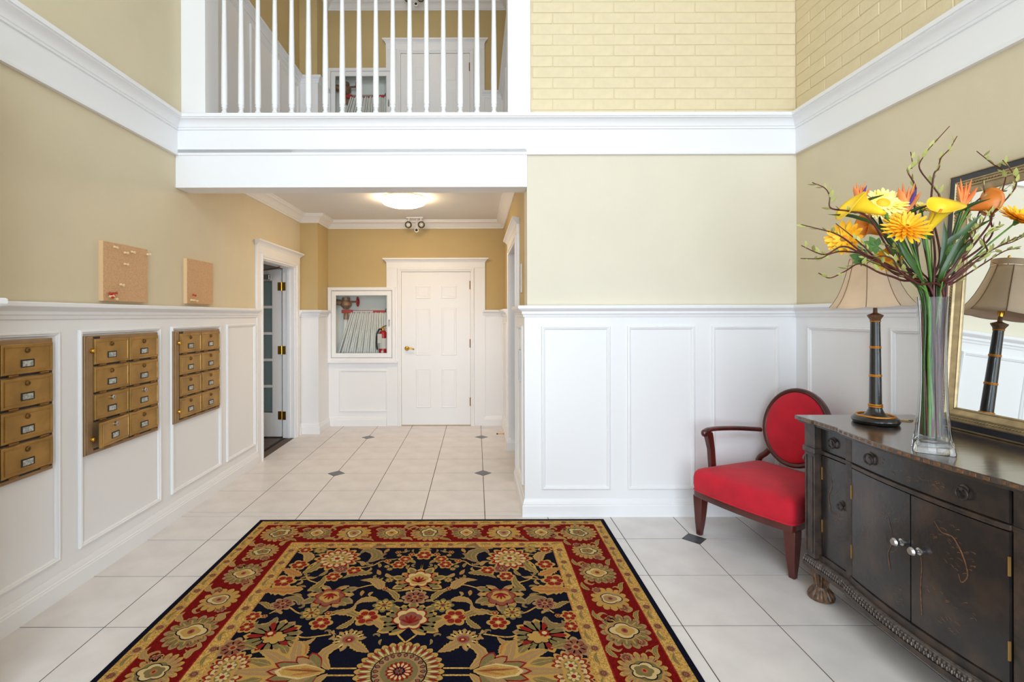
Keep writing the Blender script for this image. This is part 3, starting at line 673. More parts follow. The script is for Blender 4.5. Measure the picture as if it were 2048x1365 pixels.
E = [.028, .095, .355, .435]
def ring(name, a, b, z, mt):
    m = MB()
    m.sweep([(0,0),(0,z),(.002,z+.0004),(b-a-.001,z+.0004),(b-a-.001,0)] , [(-HW+a,-HL+a),(-HW+a,HL-a),(HW-a,HL-a),(HW-a,-HL+a)], closed=True)
    return m.build(name, mt, rug)
ring('edge_binding', 0, E[0], .0085, RM['navy']); ring('outer_band', E[0], E[1], .009, RM['gold']); ring('red_border', E[1], E[2], .009, RM['red']); ring('inner_band', E[2], E[3], .009, RM['gold'])
m = MB(); m.box(-HW+E[3], HW-E[3], -HL+E[3], HL-E[3], 0, .0094); m.build('navy_field', RM['navy'], rug)
for a in (E[1], E[2], E[3]):
    m = MB(); m.sweep([(-.003,.0092),(-.003,.0099),(.003,.0099),(.003,.0092)], [(-HW+a,-HL+a),(-HW+a,HL-a),(HW-a,HL-a),(HW-a,-HL+a)], closed=True); m.build('guard_line', RM['crim'] if a != E[3] else RM['rust'], rug)
ZB = .0100; LZ = .00022
class Mot:
    def __init__(s): s.m = MB()
    def poly(s, pts, c, l=0):
        n = len(pts); cx = sum(p[0] for p in pts)/n; cy = sum(p[1] for p in pts)/n
        s.m.add([(p[0],p[1],l*LZ) for p in pts]+[(cx,cy,l*LZ)], [(i,(i+1)%n,n) for i in range(n)], RI[c]); return s
    def blob(s, cx, cy, rx, ry, c, l=0, lobes=0, amp=0, rot=0, n=None, pw=1.0):
        n = n or max(16, lobes*6); pts = []
        for i in range(n):
            a = 2*PI*i/n; k = 1+(amp*(abs(math.cos(a*lobes/2))**pw-.5)*2 if lobes else 0)
            x, y = rx*k*math.cos(a), ry*k*math.sin(a); pts.append((cx+x*math.cos(rot)-y*math.sin(rot), cy+x*math.sin(rot)+y*math.cos(rot)))
        return s.poly(pts, c, l)
    def petals(s, cx, cy, r0, r1, n, wd, c, l=0, ph=0):
        for k in range(n):
            a = 2*PI*k/n+ph; s.petal(cx+r0*math.cos(a), cy+r0*math.sin(a), cx+r1*math.cos(a), cy+r1*math.sin(a), wd, c, l)
        return s
    def petal(s, x0, y0, x1, y1, wd, c, l=0, tip=.7):
        dx, dy = x1-x0, y1-y0; L = math.hypot(dx, dy); ux, uy = dx/L, dy/L; pts = []
        for t, h in ((0,.15),(.2,.6),(.45,.95),(tip,1),(.88,.6),(1,0)): pts.append((x0+dx*t-uy*wd*h, y0+dy*t+ux*wd*h))
        for t, h in ((.88,.6),(tip,1),(.45,.95),(.2,.6),(0,.15)): pts.append((x0+dx*t+uy*wd*h, y0+dy*t-ux*wd*h))
        return s.poly(pts, c, l)
    def leaf(s, pts, wd, c, edge, serr=.35, l=0, teeth=7):
        "serrated leaf along a bent spine"
        sp = spline([(p[0],p[1],0) for p in pts], 8); n = len(sp)
        for (cc, k, ll) in ((edge, 1.0, l), (c, .62, l+1)):
            A = []; B = []
            for i, p in enumerate(sp):
                t = i/(n-1); h = math.sin(PI*min(1, t**.75))**.8*(1-.25*t); h *= 1-serr*((t*teeth) % 1)
                d = (sp[min(i+1,n-1)]-sp[max(i-1,0)]).normalized(); A.append((p.x-d.y*wd*h*k, p.y+d.x*wd*h*k)); B.append((p.x+d.y*wd*h*k, p.y-d.x*wd*h*k))
            V = A+B; fs = [(i,i+1,n+i+1,n+i) for i in range(n-1)]
            s.m.add([(x,y,ll*LZ) for x, y in V], fs, RI[cc])
        for k in range(1, teeth+2):
            i = int(n*k/(teeth+3)); j = min(n-1, i+2); h = wd*.46*math.sin(PI*(i/(n-1))**.75)**.8*(1-.25*i/n)
            d = (sp[j]-sp[i]).normalized(); wv = wd*.035
            for sg in (1, -1):
                e = (sp[j].x-d.y*h*sg, sp[j].y+d.x*h*sg); s.m.add([(sp[i].x+d.x*wv, sp[i].y+d.y*wv, (l+1.6)*LZ), (sp[i].x-d.x*wv, sp[i].y-d.y*wv, (l+1.6)*LZ), (e[0], e[1], (l+1.6)*LZ)], [(0,1,2)], RI[edge])
        V = []; 
        for i, p in enumerate(sp):
            d = (sp[min(i+1,n-1)]-sp[max(i-1,0)]).normalized(); w_ = wd*.07*(1-i/n); V += [(p.x-d.y*w_, p.y+d.x*w_, (l+2)*LZ), (p.x+d.y*w_, p.y-d.x*w_, (l+2)*LZ)]
        s.m.add(V, [(2*i,2*i+1,2*i+3,2*i+2) for i in range(n-1)], RI[edge]); return s
    def done(s, name): 
        o = s.m.build(name, RL, rug); o.location = (0,0,-1); protos[name+str(len(protos))] = o; return o
protos = {}
used = set()
motn = [0]
def put(o, u, v, sc=1, rot=0, mir=True, vm=True, flip=1):
    for su in ((1,-1) if mir and abs(u) > .004 else (1,)):
        for sv in ((1,-1) if vm and abs(v) > .004 else (1,)):
            if v*sv < -.38: continue
            motn[0] += 1
            q = Matrix.Rotation(rot, 4, 'Z'); 
            loc = (u*su, v*sv, ZB+(motn[0] % 9)*.00002)
            tgt = o if o not in used else inst(o, rug, loc)
            used.add(o)
            tgt.location = loc
            tgt.rotation_euler = (0,0, rot*su*sv)
            tgt.scale = (sc*su*flip, sc*sv, 1)
# -- motif shapes (unit radius about 1)
def mk_small(c1, c2, cc, n=6):
    M_ = Mot(); M_.blob(0,0,1,1,c2,0,n,.16); M_.petals(0,0,.22,.86,n,.30,c1,1); M_.blob(0,0,.30,.30,c2,2); M_.blob(0,0,.17,.17,cc,3); return M_.done('small_flower_motif')
smallA = mk_small('crim','gold','cream'); smallB = mk_small('rose','tan','crim',8); smallC = mk_small('gold','olive','crim',8)
M_ = Mot(); M_.blob(0,0,1,1,'gold',0,14,.13); M_.blob(0,0,.86,.86,'crim',1,14,.12); M_.petals(0,0,.40,.80,14,.13,'cream',2); M_.petals(0,0,.40,.70,14,.07,'rose',3,.22); M_.blob(0,0,.50,.50,'gold',4,10,.1); M_.blob(0,0,.36,.36,'olive',5); M_.petals(0,0,.05,.34,7,.08,'cream',6); M_.blob(0,0,.12,.12,'crim',7)
rosette = M_.done('rosette_motif')
def palmette(colo, fill, inner, core, spikes=11):
    M_ = Mot()
    # fan of pointed leaves opening upwards, with a lobed heart
    for k in range(spikes):
        a = -.45+(PI+.9)*k/(spikes-1); L = 1.0+.12*math.sin(a)+(.12 if k % 2 == 0 else -.08)
        M_.petal(0,0,L*math.cos(a),L*math.sin(a),.24,colo,0,.62); M_.petal(.12*math.cos(a),.12*math.sin(a),(L-.10)*math.cos(a),(L-.10)*math.sin(a),.14,fill if k % 2 else 'olive',1,.6)
    M_.petal(0,.1,-.55,-.62,.22,colo,0); M_.petal(0,.1,.55,-.62,.22,colo,0); M_.petal(0,.1,-.5,-.5,.12,fill,1); M_.petal(0,.1,.5,-.5,.12,fill,1)
    M_.blob(0,.22,.56,.54,'crim',2,7,.12,PI/2); M_.blob(0,.22,.50,.48,inner,3,7,.12,PI/2); M_.blob(0,.18,.36,.36,core,4,5,.10,PI/2)
    for k in range(5):
        a = .5+k*(PI-1)/4; M_.petal(0,-.05,.34*math.cos(a),-.05+.46*math.sin(a),.05,'crim',5)
    return M_.done('palmette_motif')
palA = palmette('gold','rust','cream','gold'); palB = palmette('gold','olive','cream','rose',13); palC = palmette('tan','gold','rose','gold',9)
M_ = Mot()
for k in range(15):
    a = 2*PI*k/15; M_.petal(.1*math.cos(a),.1*math.sin(a),math.cos(a),.92*math.sin(a),.20,'tan' if k % 2 else 'gold',0,.75); M_.petal(.3*math.cos(a),.3*math.sin(a),.88*math.cos(a),.80*math.sin(a),.10,'olive' if k % 3 else 'crim',1,.75)
M_.blob(-.1,-.1,.42,.32,'navy',2,7,.15); M_.blob(-.1,-.1,.37,.28,'gold',3,7,.15); M_.blob(.12,.12,.18,.18,'crim',4,8,.15); M_.blob(.12,.12,.09,.09,'cream',5)
fan = M_.done('fan_flower_motif')
M_ = Mot()
for k in range(13):
    a = -1.35+4.27*k/12; L = .95-.10*(k % 2)
    M_.petal(.15,.15,.15+L*math.cos(a),.15+L*math.sin(a),.17,'gold' if k % 2 else 'tan',0,.7); M_.petal(.15,.15,.15+(L-.12)*math.cos(a),.15+(L-.12)*math.sin(a),.08,'cream' if k % 2 else 'gold',1,.7)
M_.leaf([(.1,.1),(-.35,-.30),(-.75,-.62),(-1.15,-.85)], .42, 'tan', 'gold', .3, l=2); M_.blob(.18,.18,.46,.42,'tan',5,9,.1); M_.blob(.16,.16,.34,.30,'rose',6); M_.blob(.12,.12,.20,.17,'crim',7,5,.1); M_.blob(.12,.12,.08,.07,'cream',8)
drop = M_.done('teardrop_flower_motif')
lfA = Mot().leaf([(0,0),(.35,.12),(.7,.10),(1,-.05)], .20, 'olive', 'gold').done('leaf_motif')
lfB = Mot().leaf([(0,0),(.3,.22),(.62,.24),(.95,.02)], .24, 'tan', 'gold', .25).done('leaf_motif')
lfC = Mot().leaf([(0,0),(.22,.30),(.55,.34),(.78,.10),(.62,-.12)], .22, 'olive', 'tan', .2).done('leaf_motif')
lfD = Mot().leaf([(0,0),(.4,.0),(.7,.04),(1,.0)], .26, 'rust', 'gold', .4).done('leaf_motif')
# centre medallion
M_ = Mot(); M_.blob(0,0,1.0,1.0,'gold',0,30,.05); M_.petals(0,0,.60,.96,30,.07,'olive',1); M_.petals(0,0,.72,.97,30,.035,'crim',2,PI/30); M_.petals(0,0,.60,.93,30,.03,'cream',2); M_.blob(0,0,.66,.66,'navy',3); M_.blob(0,0,.63,.63,'tan',4); M_.petals(0,0,.48,.62,22,.055,'navy',5); M_.petals(0,0,.50,.60,22,.038,'rose',6)
M_.blob(0,0,.44,.44,'olive',5); M_.blob(0,0,.30,.30,'crim',7,16,.08); M_.petals(0,0,.14,.28,14,.03,'cream',8); M_.blob(0,0,.13,.13,'navy',9,8,.1); M_.petals(0,0,.02,.11,8,.02,'rose',10)
med = M_.done('medallion_motif')
# big side palmette of the medallion
M_ = Mot()
for k in range(9):
    a = -1.15+2.3*k/8; L = 1.15-.22*abs(k-4)/4
    M_.leaf([(-.35*(1-abs(k-4)/6),.05*(k-4)),(.1+.2*math.cos(a),.32*math.sin(a)),(L*math.cos(a)*.75,L*.72*math.sin(a)),(L*math.cos(a),L*.85*math.sin(a))], .17, 'olive' if k % 2 else 'tan', 'gold', .2, l=(0 if k % 2 else 3))
for k in range(7):
    a = -1.2+2.4*k/6; M_.petal(-.25,0,-.25+.80*math.cos(a)*(1.0 if abs(k-3) < 2 else .8),.46*math.sin(a),.11,'crim',7,.6); M_.petal(-.25,0,-.25+.75*math.cos(a)*(1.0 if abs(k-3) < 2 else .8),.42*math.sin(a),.09,('olive','tan')[k % 2],8,.6)
M_.petal(-.35,0,.42,0,.17,'cream',9,.45); M_.petal(-.35,0,.36,0,.135,'gold',10,.45)
for k in range(5): M_.petal(-.30,0,-.05+.1*k,.09*math.sin(k*2.2),.02,'rust',11)
for s in (-1,1): M_.leaf([(-.4,.04*s),(-.2,.35*s),(-.38,.62*s),(-.62,.60*s)], .12, 'tan', 'gold', .2, l=0)
sidep = M_.done('side_palmette_motif')
def U(x, y): return 1.476*(x-952)/(y-631)-RC[0]
def V(y): return 1464/(y-631)-RC[1]
occ = []
def at(o, x, y, sc, rot=0, flip=1, rr=1.0, u0=False):
    u, v = U(x, y), V(y)
    if u0: u = 0
    put(o, u, v, sc, rot, flip=flip); occ.append((abs(u), abs(v), sc*rr))
put(med, 0, 0, .178, 0); occ.append((0,0,.19))
put(sidep, .40, 0, .27, 0, vm=False); occ += [(.34,.0,.16),(.52,.06,.16),(.62,0,.15),(.45,.16,.1)]
at(palB, 818, 1250, .150, 0, u0=True); at(smallB, 833, 1199, .062, u0=True); at(palA, 838, 1168, .140, 0, u0=True)
at(smallA, 848, 1114, .052, u0=True); at(smallC, 848, 1103, .035, u0=True)
at(smallA, 881, 1122, .040); at(smallA, 890, 1133, .042); at(smallC, 884, 1215, .052); at(smallA, 908, 1239, .062)
at(rosette, 1018, 1121, .125); at(smallA, 974, 1145, .046); at(smallB, 1001, 1142, .044); at(smallA, 1011, 1157, .046)
at(smallA, 1089, 1133, .052); at(smallA, 1106, 1166, .062); at(smallA, 1089, 1103, .040); at(smallC, 1059, 1103, .040)
at(palC, 1000, 1192, .135, PI); at(fan, 1081, 1276, .135); at(drop, 919, 1288, .085); at(smallC, 1023, 1230, .050); at(smallA, 995, 1250, .050)
at(smallB, 1088, 1212, .055); at(smallA, 1137, 1237, .040); at(smallA, 1140, 1258, .040); at(smallB, 1150, 1300, .062); at(rosette, 1140, 1338, .085)
# leaves
for (o, x, y, sc, rot, f) in ((lfC,952,1128,.20,1.1,1),(lfA,935,1150,.17,-.3,1),(lfB,905,1183,.17,.6,1),(lfA,1075,1150,.20,1.9,1),(lfD,1075,1155,.17,.5,1),(lfB,1078,1128,.17,.9,1),(lfD,1060,1182,.24,-.1,1),(lfA,1050,1186,.16,1.9,1),
    (lfC,1054,1214,.13,.3,1),(lfC,1088,1238,.13,2.6,-1),(lfA,925,1238,.16,.25,1),(lfB,870,1262,.10,.5,1),(lfA,960,1262,.12,2.2,1),(lfB,975,1230,.12,2.4,1),(lfA,1100,1302,.17,.1,1),(lfB,1045,1290,.13,2.8,1),
    (lfA,858,1130,.085,.5,1),(lfD,862,1098,.075,1.0,1),(lfA,862,1205,.13,.9,1),(lfB,900,1205,.13,-.4,1),(lfA,1110,1222,.11,.6,1),(lfD,1000,1318,.10,1.3,1),(lfB,1030,1315,.11,1.1,1),(lfA,960,1215,.12,.2,1),(lfC,930,1098,.10,-.2,1),(lfD,985,1100,.09,3.0,1)):
    u, v = U(x, y), V(y); put(o, u, v, sc, rot, flip=f); occ.append((abs(u+.5*sc*math.cos(rot)), abs(v+.5*sc*math.sin(rot)), sc*.36))
rnd = random.Random(5); fill = 0
for k in range(5000):
    if fill > 105: break
    u, v = rnd.uniform(.03, HW-E[3]-.035), rnd.uniform(.02, HL-E[3]-.03); rr = rnd.uniform(.018,.044)
    if all((u-a)**2+(v-b)**2 > (c+rr*.82)**2 for a, b, c in occ):
        o = rnd.choice([lfA,lfB,lfC,lfD,lfB,lfA,smallA,smallC]); rot = rnd.uniform(0,2*PI)
        if o in (smallA, smallC): put(o, u, v, rr*.75)
        else: put(o, u-rr*math.cos(rot), v-rr*math.sin(rot), rr*2.1, rot)
        occ.append((u, v, rr*.8)); fill += 1
# vines
vl = MB()
def vine(pts, wd=.0045, c='gold'):
    for su in (1,-1):
        for sv in (1,-1):
            P_ = spline([(p[0]*su,p[1]*sv,0) for p in pts], 6)
            if min(p.y for p in P_) < -.45: continue
            n = len(P_); Vv = []
            for i, p in enumerate(P_):
                d = (P_[min(i+1,n-1)]-P_[max(i-1,0)]).normalized(); Vv += [(p.x-d.y*wd,p.y+d.x*wd,.0098),(p.x+d.y*wd,p.y-d.x*wd,.0098)]
            vl.add(Vv, [(2*i,2*i+1,2*i+3,2*i+2) for i in range(n-1)], 0)
vine([(0,.18),(.05,.26),(.02,.36),(.0,.5),(.03,.62),(.0,.75),(0,.9)]); vine([(.0,.62),(.12,.60),(.22,.66),(.33,.62),(.42,.55)]); vine([(.1,.95),(.18,.88),(.24,.92),(.30,.86),(.42,.84),(.52,.9)])
vine([(.42,.55),(.52,.66),(.62,.72),(.66,.85),(.60,.95)]); vine([(.62,.72),(.72,.70)]); vine([(.2,.36),(.3,.42),(.42,.38),(.55,.40),(.64,.46),(.70,.40)]); vine([(.18,.02),(.3,.02)]); vine([(.35,.24),(.48,.22),(.56,.3)]); vine([(.6,.02),(.7,.08),(.72,.2)])
vl.build('vine_stems', RM['gold'], rug)
# border palmettes
def bpal(kind):
    M_ = Mot(); nl = (18, 15, 13)[kind]
    M_.blob(0,0,1.0,.92,'gold' if kind != 1 else 'tan',0,nl,.10); M_.blob(0,0,.86,.78,('tan','olive','gold')[kind],1,nl,.12); M_.petals(0,0,.45,.84,nl,.035,'gold',2); M_.petals(0,0,.74,.92,nl,.028,'crim',3,PI/nl)
    M_.blob(0,.10,.66,.58,'gold',3,7,.06,PI/2); M_.blob(0,.08,.62,.54,'tan' if kind else 'olive',3.5,7,.06,PI/2)
    M_.blob(0,.05,.56,.46,'navy',4,(5,4,3)[kind],.14,PI/2); M_.blob(0,.05,.51,.41,'cream',5,(5,4,3)[kind],.14,PI/2); M_.blob(0,0,.36,.30,('olive','gold','tan')[kind],6,(5,4,3)[kind],.10,PI/2); M_.blob(0,.02,.15,.13,'rose' if kind else 'rust',7); M_.blob(0,.02,.07,.06,'crim',8)
    for s in (-1,1): M_.leaf([(.5*s,.55),(.9*s,.85),(1.18*s,.62),(1.05*s,.4)], .10, 'tan', 'gold', .1, l=0)
    return M_.done('border_palmette')
bp = [bpal(k) for k in range(3)]
RB = (E[1]+E[2])/2; bu, bv = HW-RB, HL-RB
seq = [0, 1, 2, 1]
for k in range(0, 4):
    put(bp[(0,1,2,1)[k]], k*bu/4, bv, (.116,.094,.106,.094)[k], 0 if k != 2 else PI, vm=False)
put(bp[0], bu, bv, .118, PI/4, vm=False)
for k in range(1, 7):
    v = bv-k*(bv/5)
    if v > -.4:
        put(bp[(0,1,2,1,2,0)[k-1 if k < 6 else 1]] if k != 5 else bp[0], bu, v, (.094,.104,.096,.116,.106,.098)[k-1], -PI/2 if k % 2 else PI/2, vm=False)
def along(kf):
    "points on the red border between palmettes"
    out = []
    for k in range(-3, 5): out.append(((k-.5)*bu/4, bv, 0))
    for k in range(0, 7): out.append((bu, bv-(k+.5)*bv/5, 1)); out.append((-bu, bv-(k+.5)*bv/5, 1))
    return out
def put1(o, u, v, sc, rot):
    motn[0] += 1; t = o if o not in used else inst(o, rug, (0,0,0)); used.add(o)
    t.location = (u, v, ZB+(motn[0] % 9)*.00002); t.rotation_euler = (0,0,rot); t.scale = (sc,sc,1)
for i, (u, v, side) in enumerate(along(0)):
    if v < -.4: continue
    for s in (-1, 1):
        du, dv = (0, s*.085) if not side else (s*.085, 0)
        put1((lfA, lfB)[i % 2], u+du-.05*(0 if side else 1), v+dv-.05*(1 if side else 0), .088, (s*.35 if not side else PI/2-s*.35))
        put1(smallB, u+du*.55+(.05*s if not side else 0), v+dv*.55+(.05*s if side else 0), .026, 0)
# gold band rosettes and leaves
for (a, cnt) in (((E[0]+E[1])/2, 15), ((E[2]+E[3])/2, 11)):
    uu, vv = HW-a, HL-a
    for k in range(cnt):
        u = -uu+2*uu*(k+.5)/cnt; put1(smallB, u, vv, .020, 0)
        put1(lfA, u+uu/cnt*.45, vv, .075, .0 if k % 2 else .25)
        for s in (-1, 1):
            v = vv-2*uu*(k+.5)/cnt*1.0
            if v > -.35:
                put1(smallB, s*uu, v, .020, 0); put1(lfA, s*uu, v-uu/cnt*1.3, .075, PI/2+.2*(k % 2))
for o in protos.values():
    if o not in used: bpy.data.objects.remove(o)

# ------------------------------------------------------------------ red armchair
ch = thing('armchair', 'red velvet armchair with round back and mahogany frame beside the console', 'chair', (1.630, 3.050, 0), (0, 0, math.atan2(-.895, .446)))
def outline(fw, bw, d0, d1, n=10, bow=.025, rc=.045):
    "rounded trapezoid, front edge at y = d0"
    pts = []
    c = [(-fw/2,d0),(fw/2,d0),(bw/2,d1),(-bw/2,d1)]
    for i in range(4):
        p0 = Vector(c[i-1]); p = Vector(c[i]); p1 = Vector(c[(i+1) % 4]); a = p+(p0-p).normalized()*rc; b = p+(p1-p).normalized()*rc
        for k in range(n+1):
            t = k/n; q = a*(1-t)**2+p*2*t*(1-t)+b*t*t; pts.append((q.x, q.y-(bow*(1-(2*q.x/fw)**2) if i in (0,1) and q.y < d0+.02 else 0)))
        if i == 0:
            for k in range(1, 8):
                x = -fw/2+rc+(fw-2*rc)*k/8; pts.append((x, d0-bow*(1-(2*x/fw)**2)))
    return pts
ol = outline(.675, .55, -.035, .565); cx0, cy0 = 0, .27
def scaled(s, z): return [(cx0+(p[0]-cx0)*s, cy0+(p[1]-cy0)*s, z) for p in ol]
m = MB(); m.rings([scaled(.985,.305), scaled(1.0,.312), scaled(1.012,.345), scaled(1.010,.392), scaled(.995,.418), scaled(.955,.437), scaled(.88,.449), scaled(.7,.462), scaled(.45,.470), scaled(.2,.473), scaled(.02,.474)])
seat = m.build('seat', M['velvet'], ch, smooth=60)
m = MB(); pi_ = [Vector((p[0], p[1], 0)) for p in ol]; m.tube([(p[0], p[1], .308) for p in ol]+[(ol[0][0], ol[0][1], .308)], .0055, 6); m.build('piping', M['velvet'], seat, smooth=60)
fr_ = outline(.672, .548, -.033, .563, rc=.03)
m = MB(); m.rings([[(p[0]*.99, cy0+(p[1]-cy0)*.99, .262) for p in fr_], [(p[0], p[1], .270) for p in fr_], [(p[0], p[1], .306) for p in fr_]]); m.build('seat_rail', M['mahog'], ch, smooth=35)
def sq(c, wx, wy, z): return [(c[0]-wx, c[1]-wy, z), (c[0]+wx, c[1]-wy, z), (c[0]+wx, c[1]+wy, z), (c[0]-wx, c[1]+wy, z)]
for s in (-1, 1):
    m = MB(); R = []
    for z, wd, off in ((.268,.033,0),(.22,.032,0),(.15,.028,.002),(.08,.023,.006),(.03,.018,.010),(0,.016,.012)): R.append(sq((s*(.303+off*.4), .008-off*.3), wd, wd, z))
    m.rings(R[::-1]); m.build('leg', M['mahog'], ch, smooth=30, bevel=.004)
    m = MB(); R = []
    for z, wd, dy in ((.268,.026,0),(.15,.022,.02),(.05,.018,.05),(0,.015,.065)): R.append(sq((s*.235, .515+dy), wd, wd, z))
    m.rings(R[::-1]); m.build('leg', M['mahog'], ch, smooth=30, bevel=.004)
    # arm post and arm
    m = MB(); R = []
    ex = .028 if s > 0 else 0
    for z, x, y, wx, wy in ((.30,.312,.135,.016,.024),(.45,.312,.133,.016,.024),(.56,.314,.125,.016,.024),(.64,.318,.110,.018,.028),(.675,.320,.098,.020,.032)): R.append(sq((s*(x+ex), y), wx, wy, z))
    m.rings(R); ap = m.build('arm_post', M['mahog'], ch, smooth=50, bevel=.005)
    pts = spline([(s*(.320+ex),.072,.680),(s*(.322+ex),.13,.690),(s*(.318+ex),.22,.688),(s*.295,.36,.680),(s*.255,.47,.672),(s*.225,.525,.668)], 5)
    m = MB(); m.tube(pts, [.022,.024,.025,.025,.024]+[.022]*(len(pts)-5), 10, flat=.72)
    m.ball((s*(.320+ex),.070,.672), .022, .026, .026, 12, 8); m.build('arm', M['mahog'], ch, smooth=50)
    # strut from the oval back down to the seat corner
    pts = spline([(s*.165,.560,.560),(s*.205,.548,.505),(s*.245,.53,.45),(s*.255,.525,.30)], 5)
    m = MB(); m.tube(pts, .020, 8); m.build('back_strut', M['mahog'], ch, smooth=50)
# oval back, leaning
tilt = math.radians(11)
def bk(p):
    "back coordinates (across, up, forward) to chair coordinates"
    x, u, f = p; return (x, .555+u*math.sin(tilt)-f*math.cos(tilt), .722+u*math.cos(tilt)+f*math.sin(tilt))
a_, b_ = .222, .262; n = 56; R = []
for i in range(n+1):
    t = 2*PI*i/n; c, s = math.cos(t), math.sin(t)
    R.append([((a_+d)*c, (b_+d)*s, f) for d, f in ((-.028,-.012),(-.028,.016),(-.020,.022),(-.008,.022),(0,.014),(0,-.014),(-.006,-.02))])
m = MB(); m.rings(R, cap=False); m.build('back_frame', M['mahog'], ch, xf=bk, smooth=40)
R = []
for k, f in ((1.0,.010),(.98,.022),(.93,.030),(.8,.038),(.55,.045),(.25,.048),(.02,.049)): R.append([((a_-.026)*k*math.cos(2*PI*i/n), (b_-.026)*k*math.sin(2*PI*i/n), f) for i in range(n)])
m = MB(); m.rings(R); m.build('back_cushion', M['velvet'], ch, xf=bk, smooth=60)
m = MB(); m.rings([[((a_-.02)*math.cos(2*PI*i/n), (b_-.02)*math.sin(2*PI*i/n), f) for i in range(n)] for f in (-.014, .008)]); m.build('back_cover', M['velvet'], ch, xf=bk, smooth=40)

# ------------------------------------------------------------------ console cabinet
KC, ZT, KB = 1.985, .938, 2.335                       # centre along the wall, top height, back plane
con = thing('console_cabinet', 'black lacquered serpentine console cabinet with painted doors against the right wall', 'cabinet', (2.05, KC, 0))
HWD = .345
def xfront(y, off=0):
    t = (y-KC)/HWD
    if abs(t) <= 1: return 1.773-.026*(1-t*t)-off
    return 1.782-off
def strip(y0, y1, z0, z1, off, depth, n=14):
    "curved front piece following the serpentine, off proud of the carcass"
    ys = [y0+(y1-y0)*i/n for i in range(n+1)]
    R = [[(xfront(y,off), y, z0), (xfront(y,off), y, z1), (xfront(y,off)+depth, y, z1), (xfront(y,off)+depth, y, z0)] for y in ys]
    m = MB(); m.rings(R); return m
Y0, Y1 = KC-.655, KC+.655
def xtop(y):
    t = (y-KC)/HWD
    return 1.738-.030*(1-t*t) if abs(t) <= 1 else (1.742 if abs(y-KC) > .54 else 1.748)
def plan(off, endx, step=True):
    "outline of the whole plan, ccw from back far"
    pts = [(KB, Y0-off*.6)]
    f = []
    y = Y1+off*.6
    f.append((1.742-off, y)); f.append((1.742-off, KC+.545)); f.append((1.748-off, KC+.535)); f.append((1.748-off, KC+.37)); f.append((1.742-off, KC+.36))
    for i in range(21):
        yy = KC+HWD*(1-2*i/20); f.append((xtop(yy)-off, yy))
    g = [(x, 2*KC-yy) for x, yy in f[:5]][::-1]
    return [(KB, Y0-off*.6), (KB, Y1+off*.6)] + f + g
m = MB(); pl = [(xfront(KC+HWD*1.6*(1-2*i/30)), KC+HWD*1.6*(1-2*i/30)) for i in range(31)]
body = [(KB-.01, Y0+.02), (KB-.01, Y1-.02), (1.80, Y1-.02)] + [(x+.004, y) for x, y in pl] + [(1.80, Y0+.02)]
m.prism(body, .205, ZT-.03); m.build('carcass', M['lacqtrim'], con, world=True, smooth=30)
m = MB(); o1 = plan(.034, 0); m.prism(o1, ZT-.020, ZT-.003); m.prism(o1, ZT-.003, ZT, inset=.004); top = m.build('top', M['lacqtop'], con, world=True)
m = MB(); o2 = plan(.020, 0); m.prism(o2, ZT-.034, ZT-.020); m.build('top_molding', M['lacqtrim'], con, world=True)
for k in range(34):
    y = Y1-.02-k*.0385
    ee = plan(.034, 0); x = xtop(y)-.034
    m = MB(); m.box(x-.0012, x+.004, y-.0125, y+.0125, ZT-.016, ZT-.005); m.build('edge_inlay', M['copper'], con, world=True)
DRW0, DRW1, RLZ0 = .782, ZT-.036, .760
for s in (-1, 1):
    yc = KC+s*.605
    m = MB(); m.box(1.738, 1.80, yc-.036, yc+.036, .215, ZT-.034); m.box(1.732, 1.74, yc-.026, yc-.020, .24, .74).box(1.732, 1.74, yc+.020, yc+.026, .24, .74); m.build('corner_post', M['lacqtrim'], con, world=True, bevel=.004)
    m = MB(); m.box(1.730, 1.79, yc-.044, yc+.044, .756, .786); m.build('post_collar', M['lacqtrim'], con, world=True, bevel=.005)
    m = MB(); m.ball((1.720, yc-.03, ZT-.014), .014, .016, .014, 10, 6); m.build('corner_ornament', M['copper'], con, world=True, smooth=60)
    # narrow bay
    a, b = sorted((KC+s*.395, KC+s*.560))
    strip(a, b, DRW0, DRW1, .008, .02, 4).build('drawer', M['lacq'], con, world=True)
    dr = strip(a, b, .245, .752, .008, .02, 4).build('door', M['lacq'], con, world=True)
    st0, st1 = sorted((KC+s*.352, KC+s*.390)); strip(st0, st1, .235, DRW1, .014, .03, 3).build('stile', M['lacqtrim'], con, world=True)
    for z in (.39, .66):
        m = MB(); m.box(1.770, 1.776, (KC+s*.560)-.002, (KC+s*.560)+.002, z-.032, z+.032); m.build('hinge', M['brass'], dr, xf=lambda p: (p[0]-2.05, p[1]-KC, p[2]))
    # central doors
    a, b = sorted((KC+s*.003, KC+s*.343)); dd = strip(a, b, .245, .752, .010, .02, 14).build('door', M['lacq'], con, world=True)
    for z in (.36, .64):
        m = MB(); y = KC+s*.345; m.box(xfront(y,.015), xfront(y,.008), y-.0022, y+.0022, z-.032, z+.032); m.build('hinge', M['brass'], dd, xf=lambda p: (p[0]-2.05, p[1]-KC, p[2]))
    y = KC+s*.040; x = xfront(y, .010)
    m = MB(); m.lathe([(.014,0),(.014,-.004),(.006,-.008),(.006,-.018),(.014,-.022),(.017,-.032),(.012,-.040)], (x, y, .545), n=14, axis='x'); m.build('knob', M['steel'], dd, xf=lambda p: (p[0]-2.05, p[1]-KC, p[2]), smooth=40)
